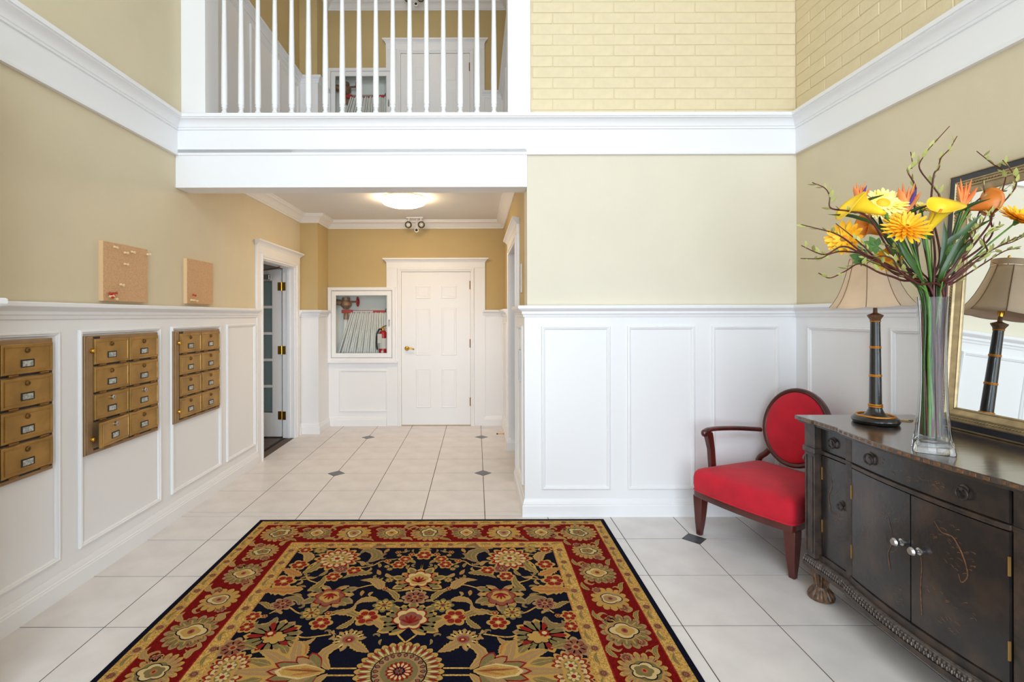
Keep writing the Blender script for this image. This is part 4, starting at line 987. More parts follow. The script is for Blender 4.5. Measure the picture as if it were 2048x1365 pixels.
def ring_pull(parent, y, z, off=.010, r=.022):
    x = xfront(y, off); q = lambda p: (p[0]-2.05, p[1]-KC, p[2])
    m = MB(); m.lathe([(.016,0),(.016,-.003),(.008,-.007),(.007,-.014)], (x, y, z+.012), n=14, axis='x'); m.build('pull_plate', M['lacqtrim'], parent, xf=q, smooth=40)
    m = MB(); m.torus((x-.012, y, z-.004), r, .0042, axis='x', n=22); m.build('ring_pull', M['iron'], parent, xf=q, smooth=60)
cd = strip(KC-.343, KC+.343, DRW0, DRW1, .010, .02, 24).build('drawer', M['lacq'], con, world=True)
ring_pull(cd, KC+.21, .838); ring_pull(cd, KC-.21, .838)
for o in [o for o in con.children if o.name.startswith('drawer') and o is not cd]:
    yv = sum(v.co.y for v in o.data.vertices)/len(o.data.vertices)+KC; ring_pull(o, yv, .838, .008)
for o in [o for o in con.children if o.name.startswith('door') and abs(sum(v.co.y for v in o.data.vertices)/len(o.data.vertices)) > .3]:
    yv = KC+math.copysign(.42, sum(v.co.y for v in o.data.vertices)); ring_pull(o, yv, .545, .008, .014)
strip(KC-.565, KC-.351, RLZ0, .778, .018, .03, 4).build('mid_rail', M['lacqtrim'], con, world=True, bevel=.003)
strip(KC-.351, KC+.351, RLZ0, .778, .022, .035, 28).build('mid_rail', M['lacqtrim'], con, world=True, bevel=.003)
strip(KC+.351, KC+.565, RLZ0, .778, .018, .03, 4).build('mid_rail', M['lacqtrim'], con, world=True, bevel=.003)
m = MB(); m.prism(plan(-.022,0), .205, .240); m.build('base_molding', M['lacqtrim'], con, world=True)
m = MB(); m.prism(plan(.004,0), .150, .172); m.build('base_rail', M['lacqtrim'], con, world=True)
m = MB(); m.prism(plan(-.004,0), .172, .205, inset=.008); cv = m.build('carved_band', M['carved'], con, world=True)
m = MB(); pth = [p for p in plan(.0,0)[2:]]; acc = 0; lastp = Vector(pth[0]); q = Vector(pth[0]); 
for p in pth[1:]:
    p = Vector(p); L = (p-q).length; k = int(L/.0145)
    for i in range(max(1,k)):
        c = q+(p-q)*(i+.5)/max(1,k); d = (p-q).normalized()
        if L > .004:
            m.ball((c.x+.001, c.y, .197), .005, .0055, .0075, 6, 4).ball((c.x-.002, c.y+.004, .183), .005, .0035, .010, 6, 4).ball((c.x+.0, c.y-.004, .186), .004, .002, .007, 6, 4)
    q = p
m.build('carved_leaves', M['carved'], cv, xf=lambda p: (p[0]-2.05, p[1]-KC, p[2]), smooth=60, kind='stuff')
def foot(x, y, fancy=True):
    f = MB(); prof = [(r_*.88, z_) for r_, z_ in [(.060,0),(.068,.006),(.070,.018),(.064,.034),(.052,.048),(.040,.060),(.037,.066),(.037,.075),(.042,.10),(.050,.128),(.052,.151)]]
    nn = 48; R = []
    for r_, z in prof:
        fl_ = .20 if .07 < z < .14 else (.12 if .02 < z < .055 else 0)
        R.append([(x+r_*(1-fl_*(i % 3 == 0))*math.cos(2*PI*i/nn), y+r_*(1-fl_*(i % 3 == 0))*math.sin(2*PI*i/nn), z) for i in range(nn)])
    f.rings(R); return f.build('foot', M['footm'], con, world=True, smooth=30)
foot(1.790, KC+.592); foot(1.790, KC-.592); foot(2.24, KC+.585); foot(2.24, KC-.585)
# chinoiserie brushwork on the doors
def brush(parent, strokes, off=.0112):
    m = MB()
    for pts, wd in strokes:
        P_ = spline([(0, KC+p[0], p[1]) for p in pts], 6); n = len(P_)
        for i in range(n-1):
            a, b = P_[i], P_[i+1]; d = (b-a).normalized(); w0 = wd*(1-.7*i/n); w1 = wd*(1-.7*(i+1)/n)
            q = [(a.y-d.z*w0, a.z+d.y*w0), (a.y+d.z*w0, a.z-d.y*w0), (b.y+d.z*w1, b.z-d.y*w1), (b.y-d.z*w1, b.z+d.y*w1)]
            m.poly([(xfront(yy, off), yy, zz) for yy, zz in q])
    m.build('painted_tree', M['copper'], parent, xf=lambda p: (p[0]-2.05, p[1]-KC, p[2]))
def tree(yb, zb, h, sgn, seed):
    rn = random.Random(seed); S = [([(yb,zb),(yb+.01*sgn,zb+h*.3),(yb-.012*sgn,zb+h*.6),(yb+.01*sgn,zb+h)], .0026)]
    for k in range(7):
        t = .35+.6*k/7; y, z = yb+rn.uniform(-.006,.006), zb+h*t; s = 1 if k % 2 else -1; L = rn.uniform(.04,.08)*(1.2-t)
        S.append(([(y,z),(y+s*L*.5,z+L*.35),(y+s*L*.8,z+L*.75),(y+s*L*.9,z+L*1.3)], .0009))
    return S
def scr(yb, zb, n, seed, w_=.05, h_=.03):
    rn = random.Random(seed); S = []
    for k in range(n):
        y, z = yb+rn.uniform(-w_,w_), zb+rn.uniform(-h_,h_); L = rn.uniform(.008,.022); a = rn.uniform(-.7,.7); S.append(([(y,z),(y+L*.5*math.cos(a),z+L*.5*math.sin(a)+.002),(y+L*math.cos(a),z+L*math.sin(a))], rn.uniform(.0007,.0015)))
    return S
drs = {round(sum(v.co.y for v in o.data.vertices)/len(o.data.vertices), 2): o for o in con.children if o.name.startswith('door')}
for yv, o in drs.items():
    if yv > .3: brush(o, tree(.50,.50,.20,1,1)+scr(.46,.475,26,2,.035,.02)+scr(.45,.36,8,3,.02,.05), .0092)
    elif yv > 0: brush(o, tree(.10,.40,.22,1,4)[:3]+scr(.11,.64,16,5,.05,.03)+scr(.24,.46,18,6,.03,.06)+scr(.06,.33,12,7,.03,.05))
    elif yv > -.3: brush(o, [([(-.05,.30),(-.045,.40),(-.05,.50),(-.035,.56)],.0028),([(-.20,.62),(-.17,.66),(-.13,.66),(-.10,.69)],.003),([(-.20,.62),(-.215,.58),(-.22,.54),(-.20,.51),(-.19,.535)],.0032)]+scr(-.15,.66,22,8,.05,.04)+scr(-.20,.60,22,9,.05,.06)+scr(-.17,.42,14,10,.10,.03)+scr(-.14,.33,10,11,.06,.02))
    else: brush(o, tree(-.49,.42,.22,-1,12)+scr(-.47,.36,14,13,.03,.03), .0092)
brush(cd, scr(-.10,.83,20,14,.05,.02)+scr(.18,.835,14,15,.05,.02)+scr(.02,.82,10,16,.06,.02))

# ------------------------------------------------------------------ table lamp
lp = thing('table_lamp', 'black and gilt column table lamp with tan bell shade', 'lamp', (1.976, 2.455, ZT))
m = MB(); m.lathe([(.100,0),(.118,.004),(.124,.016),(.118,.028),(.104,.036)], n=40); m.lathe([(.098,.034),(.085,.034),(.060,.040),(.046,.052),(.037,.068),(.034,.078)], n=40); m.build('base', M['black'], lp, smooth=50)
m = MB(); m.torus((0,0,.037), .098, .0062, n=40).torus((0,0,.082), .0345, .0042, n=28).torus((0,0,.091), .034, .0042, n=28); m.build('gilt_ring', M['orange'], lp, smooth=60)
m = MB(); m.lathe([(.0325,.078),(.0325,.09),(.031,.20),(.0285,.34),(.026,.46),(.0255,.505)], n=28); m.build('column', M['black'], lp, smooth=40)
for z, r_ in ((.232,.0305),(.238,.0305),(.372,.028),(.378,.028),(.503,.026)):
    m = MB(); m.torus((0,0,z), r_, .0032, n=28); m.build('gilt_ring', M['orange'], lp, smooth=60)
m = MB(); m.lathe([(.026,.505),(.030,.515),(.040,.528),(.042,.534),(.030,.538),(.012,.545),(.010,.575)], n=24); m.build('capital', M['copper'], lp, smooth=40)
m = MB(); m.lathe([(.013,.57),(.016,.585),(.016,.63),(.012,.635)], n=16); m.build('socket', M['gold'], lp, smooth=40)
m = MB(); m.ball((0,0,.672), .03, .03, .042, 14, 10); m.build('bulb', M['label'], lp, smooth=60)
m = MB(); m.tube(spline([(.018,0,.60),(.055,0,.66),(.05,0,.75),(.0,0,.815)],5), .002, 5).tube(spline([(-.018,0,.60),(-.055,0,.66),(-.05,0,.75),(.0,0,.815)],5), .002, 5); m.build('harp', M['gold'], lp)
SH = [(.216,.580),(.196,.600),(.172,.632),(.150,.672),(.132,.715),(.117,.757),(.106,.795),(.100,.820)]
def shr(r_, z, i, nn=96):
    a = 2*PI*i/nn; ph = (a*8/(2*PI)) % 1; k = 1-.045*math.sin(PI*ph); return (r_*k*math.cos(a), r_*k*math.sin(a), z-.006*math.sin(PI*ph)*(r_ > .2))
m = MB(); m.rings([[shr(r_, z, i) for i in range(96)] for r_, z in SH], cap=False); shd = m.build('shade', M['shade'], lp, smooth=35)
sd = shd.modifiers.new('thick', 'SOLIDIFY'); sd.thickness = .0025
for k in range(8):
    m = MB(); a = 2*PI*k/8; m.tube([((r_+.001)*math.cos(a), (r_+.001)*math.sin(a), z) for r_, z in SH], .0018, 5); m.build('seam', M['seam'], shd)
m = MB(); m.lathe([(.101,.822),(.104,.822),(.105,.852),(.101,.852)], n=40, cap=False); m.build('top_band', M['shade'], shd, smooth=40)
m = MB(); m.tube([(0,0,.815),(.1,0,.83)], .002, 5).tube([(0,0,.815),(-.1,0,.83)], .002, 5).ball((0,0,.865), .008, .008, .014, 10, 6).tube([(0,0,.81),(0,0,.86)], .003, 6); m.build('finial', M['gold'], lp, smooth=50)
shd.rotation_euler = (0, math.radians(-2.5), 0); lp.scale = (.79, .79, 1)
cd_ = MB(); cd_.tube(spline([(2.07,2.47,ZT+.004),(2.12,2.50,ZT+.004),(2.18,2.49,ZT+.004),(2.22,2.52,ZT+.004)],5), .003, 6)
cord = cd_.build('lamp_cord', M['gold']); tag(cord, 'thin gold lamp cord lying on the console behind the lamp', 'cord')

# ------------------------------------------------------------------ leaning mirror
XB, XT, MZ0, MZ1 = 2.246, 2.334, ZT+.003, 2.140
lean = math.atan2(XT-XB, MZ1-MZ0); MH = math.hypot(XT-XB, MZ1-MZ0); MY1, MY0 = 2.425, 1.505; MW = MY1-MY0
mir = thing('leaning_mirror', 'large mirror in gold and black frame leaning on the console', 'mirror', (XB, MY1, MZ0))
def mx(p):
    "mirror coordinates: along the wall towards the camera, up the slope, out of the face"
    s, t_, d = p; return (t_*math.sin(lean)-d*math.cos(lean), -s, t_*math.cos(lean)+d*math.sin(lean))
pathm = [(0,0),(0,MH),(MW,MH),(MW,0)]
m = MB(); m.sweep([(0,-.018),(0,.010),(.004,.014),(.034,.020),(.036,.016),(.036,-.018)], pathm, closed=True); m.build('outer_band', M['frdark'], mir, xf=mx, smooth=25)
m = MB(); m.sweep([(-.002,.004),(-.002,.014),(.004,.018),(.006,.010)], pathm, closed=True); m.build('outer_fillet', M['frgold'], mir, xf=mx, smooth=25)
m = MB(); m.sweep([(.034,-.018),(.034,.020),(.040,.024),(.044,.018),(.058,.016),(.060,.024),(.066,.026),(.070,.018),(.088,.006),(.094,.008),(.098,.003),(.098,-.018)], pathm, closed=True); m.build('inner_frame', M['frgold'], mir, xf=mx, smooth=25)
m = MB()
def rope(p0, p1):
    L = math.hypot(p1[0]-p0[0], p1[1]-p0[1]); nn = int(L/.013); ux, uy = (p1[0]-p0[0])/L, (p1[1]-p0[1])/L
    for k in range(nn):
        c = ((p0[0]+ux*L*(k+.5)/nn), (p0[1]+uy*L*(k+.5)/nn)); a = (ux*.8-uy*.6, uy*.8+ux*.6)
        m.tube([(c[0]-a[0]*.008, c[1]-a[1]*.008, .017),(c[0], c[1], .0215),(c[0]+a[0]*.008, c[1]+a[1]*.008, .017)], [.002,.0042,.002], 6)
i_ = .051
rope((i_,i_),(i_,MH-i_)); rope((i_,MH-i_),(MW-i_,MH-i_)); rope((MW-i_,MH-i_),(MW-i_,i_)); rope((MW-i_,i_),(i_,i_))
m.build('rope_bead', M['frgold'], mir, xf=mx, smooth=60, kind='stuff')
m = MB(); m.box(.09, MW-.09, .09, MH-.09, -.004, 0); m.build('mirror_glass', M['mirror'], mir, xf=mx)
m = MB(); m.box(.02, MW-.02, .02, MH-.02, -.016, -.006); m.build('backing', M['dark'], mir, xf=mx)

# ------------------------------------------------------------------ vase
VC = (1.790, 1.945); VA = math.radians(-38)
va = thing('glass_vase', 'tall square clear glass vase holding the flowers on the console', 'vase', (VC[0], VC[1], ZT), (0,0,VA))
def rsq(s, z, rc=.012, n=4):
    pts = []
    for qx, qy, a0 in ((1,1,0),(-1,1,PI/2),(-1,-1,PI),(1,-1,1.5*PI)):
        for k in range(n+1):
            a = a0+PI/2*k/n; pts.append((qx*(s-rc)+rc*math.cos(a), qy*(s-rc)+rc*math.sin(a), z))
    return pts
VP = [(.062,0),(.063,.006),(.058,.035),(.052,.075),(.045,.16),(.041,.27),(.0405,.38),(.043,.50),(.048,.605)]
m = MB(); m.rings([rsq(s, z) for s, z in VP]+[rsq(.045,.605)]+[rsq(s-.005, z) for s, z in VP[::-1] if .04 < z < .6]+[rsq(.047,.052)])
m.build('vase_body', M['vase'], va, smooth=50)
gl = bpy.data.materials.new('solid_glass'); gl.use_nodes = True; pb = gl.node_tree.nodes['Principled BSDF']; pb.inputs['Transmission Weight'].default_value = 1; pb.inputs['Roughness'].default_value = .02; pb.inputs['IOR'].default_value = 1.35; pb.inputs['Base Color'].default_value = (.97,.97,1,1)
m = MB(); m.rings([rsq(.060,.001), rsq(.0612,.006), rsq(.0565,.034), rsq(.047,.050)]); m.build('solid_base', gl, va, smooth=50)

# ------------------------------------------------------------------ flowers
FM = {'yel': mat('petal_golden_yellow', srgb(246,178,22), .6, col2=srgb(252,200,44), scale=30), 'lem': mat('petal_lemon', srgb(250,222,96), .6, col2=srgb(252,238,160), scale=30), 'amb': mat('petal_amber', srgb(226,132,16), .6),
      'calla': mat('calla_yellow', srgb(238,190,30), .4, col2=srgb(250,212,50), scale=8), 'callao': mat('calla_orange', srgb(196,104,26), .4, col2=srgb(222,136,44), scale=8), 'org': mat('spike_orange', srgb(226,128,72), .5, col2=srgb(240,160,96), scale=14), 'pur': mat('purple_tongue', srgb(88,60,150), .5),
      'grn': mat('leaf_green', srgb(62,98,36), .5, var=.25, scale=14), 'dgrn': mat('dark_strap_leaf', srgb(40,70,18), .35, var=.3, scale=12, stretch=(1,1,.3)), 'lgrn': mat('pale_leaf', srgb(172,174,100), .6, var=.2, scale=20), 'stem': mat('flower_stem_green', srgb(84,126,44), .5, var=.15, scale=20), 'twig': mat('willow_twig', srgb(84,34,30), .5, var=.3, scale=40)}
BASEZ = ZT+.062
def vpt(k, z, spread=.022):
    "a point inside the vase at height z for stem k"
    a = k*2.39996; r_ = spread*(.35+.65*((k*.618) % 1)); return Vector((VC[0]+r_*math.cos(a), VC[1]+r_*math.sin(a), z))
kk = [0]
def stem_path(tip, bend=None):
    kk[0] += 1; k = kk[0]; b = vpt(k+5, BASEZ, .044); e = vpt(k, ZT+.60, .026)
    # lean the mouth point towards the tip, inside the rim
    d = Vector((tip[0]-VC[0], tip[1]-VC[1], 0)); L = d.length; 
    e = Vector((VC[0], VC[1], ZT+.60))+(d/L*.024 if L > .05 else Vector())+Vector((random.uniform(-.016,.016), random.uniform(-.016,.016), 0))
    mid = e+(Vector(tip)-e)*.5; mid.z += .02
    if bend is not None: mid += Vector(bend)
    return [b, (b+e)/2+Vector((0,0,0)), e, mid, Vector(tip)]
def orient(d):
    return Vector(d).normalized().to_track_quat('Z', 'Y').to_matrix().to_4x4()
def flower_root(name, label, cat, grp=None): return thing(name, label, cat, (VC[0], VC[1], ZT+.055), group=grp)
def daisy(name, label, tip, face, R_, layers, mpet, mcen, cen=.25, stem_r=.0032, bend=None, cup=.2, wd=.16):
    f = flower_root(name, label, 'flower', 'artificial flowers in the vase'); tip = Vector(tip); O = orient(face)
    p = stem_path(tip-Vector(face).normalized()*.012, bend); m = MB(); m.tube(spline(p, 6), stem_r, 6); m.build('stem', FM['stem'], f, world=True, smooth=60)
    m = MB(); rn = random.Random(hash(name) % 1000 if False else int(tip[0]*1e4) % 997)
    for li, (rf, n_, h0, cu) in enumerate(layers):
        for k in range(n_):
            a = 2*PI*(k+.5*(li % 2))/n_+rn.uniform(-.06,.06); L = R_*rf*rn.uniform(.9,1.06); w_ = R_*wd*(1.15 if rf > .7 else .9)
            row = []
            for t, h in ((.08,.35),(.3,.8),(.6,1),(.85,.8),(1,.25)):
                r_ = R_*.05+L*t; z = h0*R_+cu*R_*(t**1.6)*rf; dz = w_*.25*h
                row.append([(r_*math.cos(a)-w_*h*math.sin(a)*.5, r_*math.sin(a)+w_*h*math.cos(a)*.5, z), (r_*math.cos(a), r_*math.sin(a), z-dz*.6), (r_*math.cos(a)+w_*h*math.sin(a)*.5, r_*math.sin(a)-w_*h*math.cos(a)*.5, z)])
            base = len(m.v); m.v += [tuple(tip+(O @ Vector(q))) for r2 in row for q in r2]
            for i in range(4):
                for j in range(2): m.f.append((base+3*i+j, base+3*i+j+1, base+3*i+j+4, base+3*i+j+3)); m.m.append(0)
    m.build('petals', mpet, f, world=True, smooth=70)
    m = MB(); m.ball((0,0,0), R_*cen, R_*cen, R_*cen*.5, 14, 8); m.v = [tuple(tip+(O @ (Vector(q)+Vector((0,0,R_*.10))))) for q in m.v]; m.build('flower_centre', mcen, f, world=True, smooth=60)
    m = MB(); m.lathe([(.004,-.03),(R_*.16,-.012),(R_*.20,0)], n=12); m.v = [tuple(tip+(O @ Vector(q))) for q in m.v]; m.build('calyx', FM['stem'], f, world=True, smooth=60)
    return f
MUM = [(1.0,20,0,.10),(.92,18,.06,.22),(.78,16,.12,.36),(.60,14,.18,.50),(.42,10,.22,.62),(.25,7,.25,.7)]
GER = [(1.0,26,0,.06),(.92,24,.05,.10),(.55,20,.10,.12)]
DAI = [(1.0,15,0,.18),(.85,13,.06,.3),(.5,9,.1,.4)]
daisy('chrysanthemum', 'large golden chrysanthemum at the front of the bouquet', px(1812,460,1.84), (-.35,-.75,.62), .076, MUM, FM['yel'], FM['amb'], .16)
daisy('gerbera', 'pale lemon gerbera behind the golden chrysanthemum', px(1766,411,1.99), (-.35,-.8,.6), .082, GER, FM['lem'], FM['yel'], .28)
daisy('yellow_daisy', 'golden daisy at the left low side of the bouquet', px(1690,480,1.93), (-.9,-.55,.15), .066, DAI, FM['yel'], FM['amb'], .2, wd=.26)
daisy('yellow_daisy', 'small golden daisy low in the bouquet above the lamp shade', px(1778,520,2.00), (-.6,-.4,-.3), .050, DAI, FM['yel'], FM['amb'], .2, wd=.24)
daisy('yellow_daisy', 'golden daisy at the far right edge before the mirror', px(2040,440,1.90), (.12,-.65,.75), .072, DAI+[(1.0,14,-.04,.1)], FM['yel'], FM['amb'], .24, wd=.22)
daisy('gerbera', 'lemon gerbera half hidden behind the central calla lily', px(1848,418,2.02), (.1,-.6,.8), .050, GER, FM['lem'], FM['yel'], .28)
def calla(label, tip, axis, up_, L, mt, bend=None):
    "spathe: a rolled funnel with a flared pointed lip; tip is the throat"
    f = flower_root('calla_lily', label, 'flower', 'calla lilies in the vase'); tip = Vector(tip); ax = Vector(axis).normalized(); side = ax.cross(Vector(up_)).normalized(); nn = side.cross(ax).normalized()
    B = tip-ax*L
    p = stem_path(B, bend); m = MB(); m.tube(spline(p+[B+ax*.02], 6), .0052, 8); m.build('stem', FM['stem'], f, world=True, smooth=60)
    R = []; n_ = 28
    for t, r_ in ((0,.05),(.15,.085),(.35,.13),(.55,.175),(.72,.22),(.86,.29),(.95,.36),(1.0,.42)):
        ring_ = []
        for i in range(n_):
            a = -PI+2*PI*i/(n_-1); fl_ = max(0, (t-.5)/.5); rr = L*r_*(1+.45*fl_**2*(math.cos(a*.5)**6)); dep = t*L+L*.16*fl_*math.cos(a)-L*.10*fl_**2*(.6+.4*math.cos(2*a))
            if abs(abs(a)-PI) < .01: rr *= 1-.15*(a > 0)
            ring_.append(B+ax*dep+(nn*math.cos(a)+side*math.sin(a))*rr)
        R.append(ring_)
    m = MB(); m.rings(R, closed=False, cap=False); sp = m.build('spathe', mt, f, world=True, smooth=70); s_ = sp.modifiers.new('thick', 'SOLIDIFY'); s_.thickness = .0012
    m = MB(); m.tube([B+ax*L*.1, B+ax*L*.45, B+ax*L*.8], [.004,.006,.0045], 8); m.build('spadix', FM['amb'], f, world=True, smooth=60)
    m = MB(); m.tube([B-ax*.01, B+ax*L*.12, B+ax*L*.28], [.0055,L*.08,L*.118], 14, cap=False); m.build('throat', FM['stem'], f, world=True, smooth=60)
calla('yellow calla lily drooping to the left side', px(1700,405,1.88), (-.85,.12,.36), (-.3,0,-.95), .13, FM['calla'])
calla('yellow calla lily standing at the centre right', px(1892,408,1.86), (.16,-.50,.85), (.75,.1,.5), .125, FM['calla'])
calla('burnt orange calla lily leaning right before the mirror', px(1985,410,1.98), (.95,.05,.22), (-.2,0,.95), .105, FM['callao'])
calla('amber calla lily behind the yellow one on the left', px(1722,452,2.0), (-.75,.1,.35), (.2,0,.9), .105, FM['callao'])
def bird(label, tip, lean_, sc=1, purple=True):
    f = flower_root('bird_of_paradise', label, 'flower', 'bird of paradise flowers in the vase'); tip = Vector(tip)
    p = stem_path(tip); m = MB(); m.tube(spline(p, 6), .006, 8); m.build('stem', FM['dgrn'], f, world=True, smooth=60)
    for k, (a, L) in enumerate(((-.45,.10),(-.18,.115),(.02,.10),(.28,.12),(.62,.095))):
        d = (Vector((math.sin(a),-.1+.08*(k % 2),math.cos(a)))+Vector(lean_)).normalized(); L *= sc
        s_ = MB(); s_.tube([tip-d*.02, tip+d*L*.35, tip+d*L*.7, tip+d*L], [.007*sc,.018*sc,.014*sc,.001], 6, flat=.4); s_.build('sepal', FM['org'], f, world=True, smooth=60)
    if purple:
        d = (Vector((.22,-.3,.95))+Vector(lean_)).normalized(); L = .095*sc; s_ = MB(); s_.tube([tip+d*L*.15, tip+d*L*.55, tip+d*L*.75, tip+d*L], [.003,.011*sc,.008*sc,.001], 6, flat=.5); s_.build('purple_tongue', FM['pur'], f, world=True, smooth=60)
    s_ = MB(); b = tip-Vector((0,0,.005)); s_.tube([b-Vector((.03,0,.02)), b, b+Vector((.04,-.01,.02)), b+Vector((.09,-.02,.035))], [.004,.012,.009,.001], 8, flat=.7); s_.build('beak', FM['dgrn'], f, world=True, smooth=60)
bird('orange bird of paradise at the top centre with purple tongue', px(1812,428,1.97), (.05,0,.15), 1.05)
bird('orange bird of paradise peeking over the left calla lily', px(1720,408,2.02), (.0,0,.1), .75)
bird('orange bird of paradise right of the central calla lily', px(1925,418,1.95), (.1,0,.2), 1.0, False)
def strap(label, pts, wd):
    f = flower_root('strap_leaf', label, 'leaf', 'dark strap leaves in the vase'); P_ = spline(pts, 6); n = len(P_)
    R = []
    for i, q in enumerate(P_):
        t = i/(n-1); d = (P_[min(i+1,n-1)]-P_[max(i-1,0)]).normalized(); s_ = d.cross(Vector((-.4,-1,.1))).normalized(); w_ = .85*wd*min(1, .14+1.9*max(0,t-.35))*(1-max(0,(t-.6)/.4)**1.6*.98); nr = s_.cross(d)
        R.append([q-s_*w_, q+nr*w_*.25, q+s_*w_, q+nr*w_*.25-nr*.002])
    m = MB(); m.rings(R); m.build('blade', FM['dgrn'], f, world=True, smooth=50)
mouth = Vector((VC[0], VC[1], ZT+.60))
def inv(k): return vpt(k, BASEZ+.02, .04)
strap('dark leaf pointing right below the orange calla', [inv(1), mouth+Vector((.012,-.01,0)), px(1890,500,1.88), px(1925,468,1.86), px(1965,430,1.84)], .018)
strap('dark leaf rising straight in the middle', [inv(2), mouth+Vector((.005,-.012,0)), px(1882,540,1.88), px(1890,480,1.87), px(1888,445,1.86)], .014)
strap('dark leaf pointing left below the drooping calla', [inv(3), mouth+Vector((-.015,.0,0)), px(1770,470,1.95), px(1715,437,1.93), px(1656,431,1.90)], .012)
strap('dark leaf behind the big chrysanthemum', [inv(4), mouth+Vector((-.01,.01,0)), px(1815,500,1.99), px(1785,450,1.97), px(1755,424,1.96)], .014)
strap('dark leaf leaning right toward the mirror', [inv(6), mouth+Vector((.02,.0,0)), px(1910,520,1.93), px(1940,468,1.94), px(1990,438,1.95)], .014)
strap('dark narrow leaf leaning slightly right of centre', [inv(7), mouth+Vector((.01,-.015,0)), px(1880,560,1.87), px(1905,510,1.84), px(1926,470,1.82)], .014)
strap('dark narrow leaf left of the centre stems', [inv(8), mouth+Vector((-.012,-.012,0)), px(1842,560,1.88), px(1815,515,1.87), px(1795,480,1.87)], .014)
lfm = None
def leafmesh(name, mt, L=1, w_=.22):
    m = MB(); R = []
    for t, h in ((0,.05),(.15,.5),(.4,1),(.7,.75),(.9,.3),(1,.02)): R.append([(t*L, -w_*h, .10*t*t), (t*L, 0, .10*t*t-.05*h), (t*L, w_*h, .10*t*t)])
    m.rings(R, closed=False, cap=False); return m
def twig(label, pts, leaves=6, r0=.0042, side=None, seed=1):
    global lfm
    f = flower_root('willow_twig', label, 'twig', 'curly willow twigs in the vase'); rn = random.Random(seed)
    kk[0] += 1; b = vpt(kk[0], BASEZ, .044); P_ = spline([b, mouth+Vector((rn.uniform(-.03,.03), rn.uniform(-.028,.028), 0))]+pts, 7); n = len(P_)
    m = MB(); m.tube(P_, [r0*(1-.72*i/n) for i in range(n)], 6); m.build('twig_stem', FM['twig'], f, world=True, smooth=60)
    for s_ in (side or []):
        m = MB(); Q = spline(s_, 6); m.tube(Q, [.0022*(1-.5*i/len(Q)) for i in range(len(Q))], 5); m.build('side_shoot', FM['twig'], f, world=True, smooth=60)
    for k in range(leaves):
        i = int(n*(.42+.55*(k+.5)/leaves)); i = min(i, n-1); q = P_[i]; d = (P_[min(i+1,n-1)]-P_[i-1]).normalized()
        dirv = (d+Vector((rn.uniform(-1,1), rn.uniform(-1,1), rn.uniform(-.6,.9)))*.8).normalized(); L = rn.uniform(.022,.040)
        if lfm is None:
            lfm = leafmesh('leaf', FM['lgrn']).build('leaf', FM['lgrn'], f, smooth=60); o = lfm
        else: o = lfm.copy(); COL.objects.link(o); o.parent = f
        Rm = dirv.to_track_quat('X', 'Z').to_matrix().to_4x4(); o.matrix_basis = Matrix.Translation(q-f.location) @ Rm @ Matrix.Rotation(rn.uniform(-1,1), 4, 'X') @ Matrix.Diagonal((L,L,L,1))
    return f
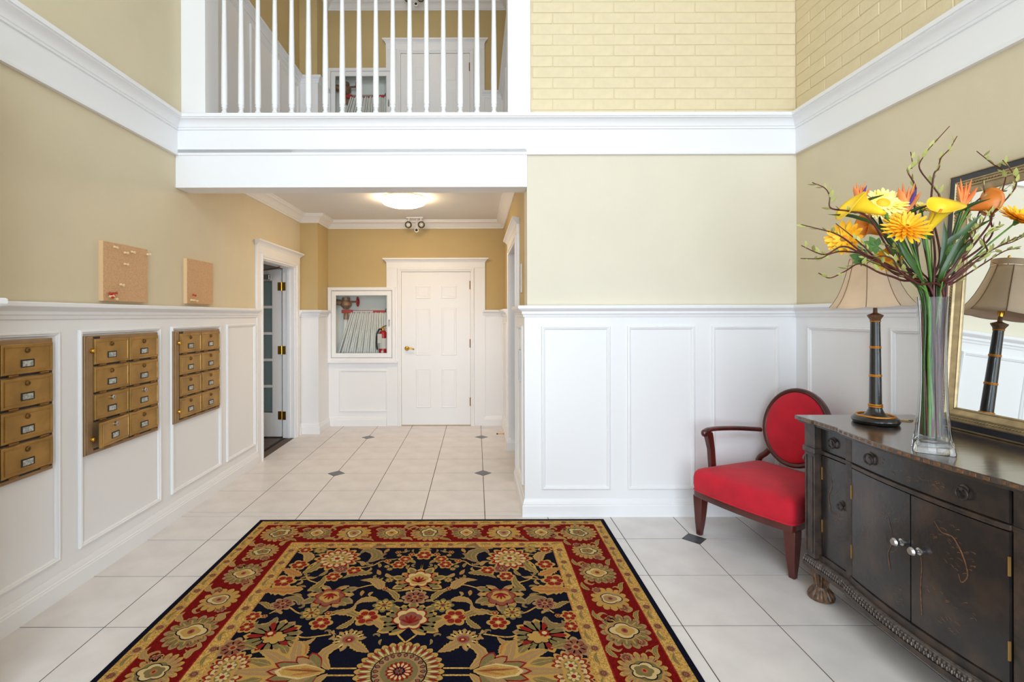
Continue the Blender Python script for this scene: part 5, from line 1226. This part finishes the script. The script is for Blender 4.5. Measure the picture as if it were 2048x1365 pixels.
T = [
 ('tallest curly twig with a pointed reddish tip', [(1880,520,1.95),(1868,440,1.97),(1880,400,1.98),(1870,380,1.98),(1840,340,1.99),(1848,315,1.99),(1868,290,1.99),(1900,255,2.0)], 5),
 ('tall curly twig leaning right below the tallest', [(1870,510,1.93),(1862,430,1.95),(1868,355,1.95),(1878,340,1.95),(1882,320,1.95),(1900,300,1.95),(1915,275,1.95)], 5),
 ('curly twig kinked at the top centre left', [(1850,500,1.97),(1830,420,1.98),(1832,378,1.98),(1818,350,1.98),(1816,340,1.98),(1826,336,1.98),(1822,306,1.98)], 4),
 ('twig curling left above the drooping calla', [(1790,520,1.92),(1740,440,1.88),(1700,425,1.86),(1662,418,1.85),(1660,395,1.85),(1650,378,1.84),(1625,367,1.84)], 4),
 ('twig reaching left above the left daisy', [(1790,540,1.90),(1730,510,1.85),(1690,480,1.82),(1668,468,1.81),(1650,463,1.80),(1603,451,1.79)], 4),
 ('twig reaching left under the left daisy', [(1795,545,1.90),(1740,520,1.86),(1690,495,1.83),(1655,510,1.81),(1635,508,1.80),(1603,493,1.79)], 4),
 ('lowest left twig with straight pale end', [(1790,550,1.92),(1740,515,1.90),(1690,505,1.88),(1660,510,1.86),(1640,519,1.85),(1602,519,1.84)], 4),
 ('twig dipping in front of the lamp shade', [(1800,562,1.90),(1760,548,1.88),(1720,530,1.87),(1690,545,1.86),(1660,558,1.85),(1637,548,1.85)], 4),
 ('twig sweeping up left through the leaves', [(1815,560,1.90),(1770,535,1.88),(1738,505,1.86),(1728,495,1.86),(1705,475,1.85),(1672,449,1.85)], 5),
 ('right twig arching toward the frame edge', [(1900,560,1.93),(1950,520,1.91),(1990,500,1.90),(2030,480,1.89),(2060,470,1.89)], 6),
 ('right twig climbing to the mirror top', [(1900,550,1.95),(1950,490,1.95),(1980,450,1.95),(1985,430,1.95),(2005,410,1.95),(2030,380,1.95),(2032,360,1.95),(2020,340,1.95),(2006,323,1.95)], 7),
 ('right twig with hooked tip beside the orange calla', [(1905,540,1.97),(1960,500,1.98),(1985,470,1.99),(1982,440,1.99),(1995,410,1.99),(2012,352,1.99),(1985,330,1.99),(1954,305,1.99)], 6),
 ('right low twig with pale leaves', [(1900,570,1.92),(1930,545,1.91),(1965,515,1.90),(2000,495,1.89),(2025,487,1.89),(2050,475,1.88)], 6),
 ('short twig curling behind the central calla', [(1880,530,2.0),(1930,440,2.01),(1960,400,2.02),(2000,385,2.02),(2010,384,2.02)], 4),
 ('short curly twig right of the vase mouth', [(1890,560,1.90),(1920,520,1.88),(1945,490,1.87),(1940,470,1.87),(1960,455,1.86),(1975,430,1.86)], 5),
 ('twig rising through the pale leaves right of the vase', [(1895,570,1.94),(1915,530,1.93),(1928,495,1.92),(1950,470,1.92),(1948,440,1.92)], 6),
 ('twig looping right in front of the mirror glass', [(1900,565,1.90),(1945,530,1.89),(1975,512,1.88),(1968,480,1.88),(1985,462,1.88),(2005,452,1.88)], 6),
 ('twig leaning over the mirror frame with bare end', [(1890,560,1.97),(1935,500,1.99),(1958,430,2.0),(1970,405,2.0),(1966,362,2.0)], 4),
 ('slender twig far right below the right daisy', [(1905,570,1.95),(1960,535,1.95),(2010,505,1.95),(2040,500,1.95)], 5),
 ('twig bending left below the chrysanthemum', [(1835,570,1.88),(1800,545,1.86),(1785,520,1.85),(1760,515,1.85),(1735,528,1.84)], 6),
 ('short twig among the left stems', [(1830,565,1.92),(1805,540,1.91),(1795,505,1.90),(1770,490,1.90)], 5),
 ('twig crossing behind the chrysanthemum', [(1840,540,1.99),(1830,470,2.01),(1805,425,2.02),(1790,402,2.02)], 3),
]
for i, (lb, pts, nl) in enumerate(T): twig(lb, [px(*p) for p in pts], nl*2+2, r0=.0052, seed=i+3)
def compound(label, tip, R_, face):
    f = flower_root('green_leaf_sprig', label, 'leaf', 'lobed green leaves in the vase'); tip = Vector(tip); p = stem_path(tip); m = MB(); m.tube(spline(p, 5), .0026, 6); m.build('stem', FM['stem'], f, world=True, smooth=60)
    O = orient(face)
    for k, (a, L) in enumerate(((0,1),(.75,.85),(-.75,.85),(1.5,.65),(-1.5,.65))):
        mm = leafmesh('leaflet', FM['grn'], 1, .30); Rz = Matrix.Rotation(a+PI*.9, 4, 'Z'); mm.v = [tuple(tip+(O @ (Rz @ (Vector(q)*R_*L)))) for q in mm.v]; mm.build('leaflet', FM['grn'], f, world=True, smooth=60)
compound('lobed green leaf left of the chrysanthemum stems', px(1755,495,1.90), .055, (-.3,-1,.3))
compound('lobed green leaf under the large chrysanthemum', px(1800,505,1.93), .05, (-.2,-1,.4))
compound('lobed green leaf right of the centre before the straps', px(1905,505,1.88), .045, (-.2,-1,.5))
compound('lobed green leaf behind the central calla lily', px(1862,470,2.0), .05, (-.3,-1,.4))
strap('short dark leaf behind the left calla lily', [inv(9), mouth+Vector((-.014,.012,0)), px(1790,480,2.0), px(1765,455,2.0), px(1758,430,2.0)], .013)
strap('dark upright leaf between calla and chrysanthemum', [inv(10), mouth+Vector((.0,.012,0)), px(1858,520,1.96), px(1850,480,1.96), px(1856,440,1.96)], .013)
strap('dark leaf low on the right beside the twigs', [inv(11), mouth+Vector((.022,-.006,0)), px(1905,545,1.90), px(1925,505,1.90), px(1950,480,1.90)], .012)
compound('lobed green leaf low at the left above the shade', px(1728,520,1.88), .05, (-.3,-1,.2))
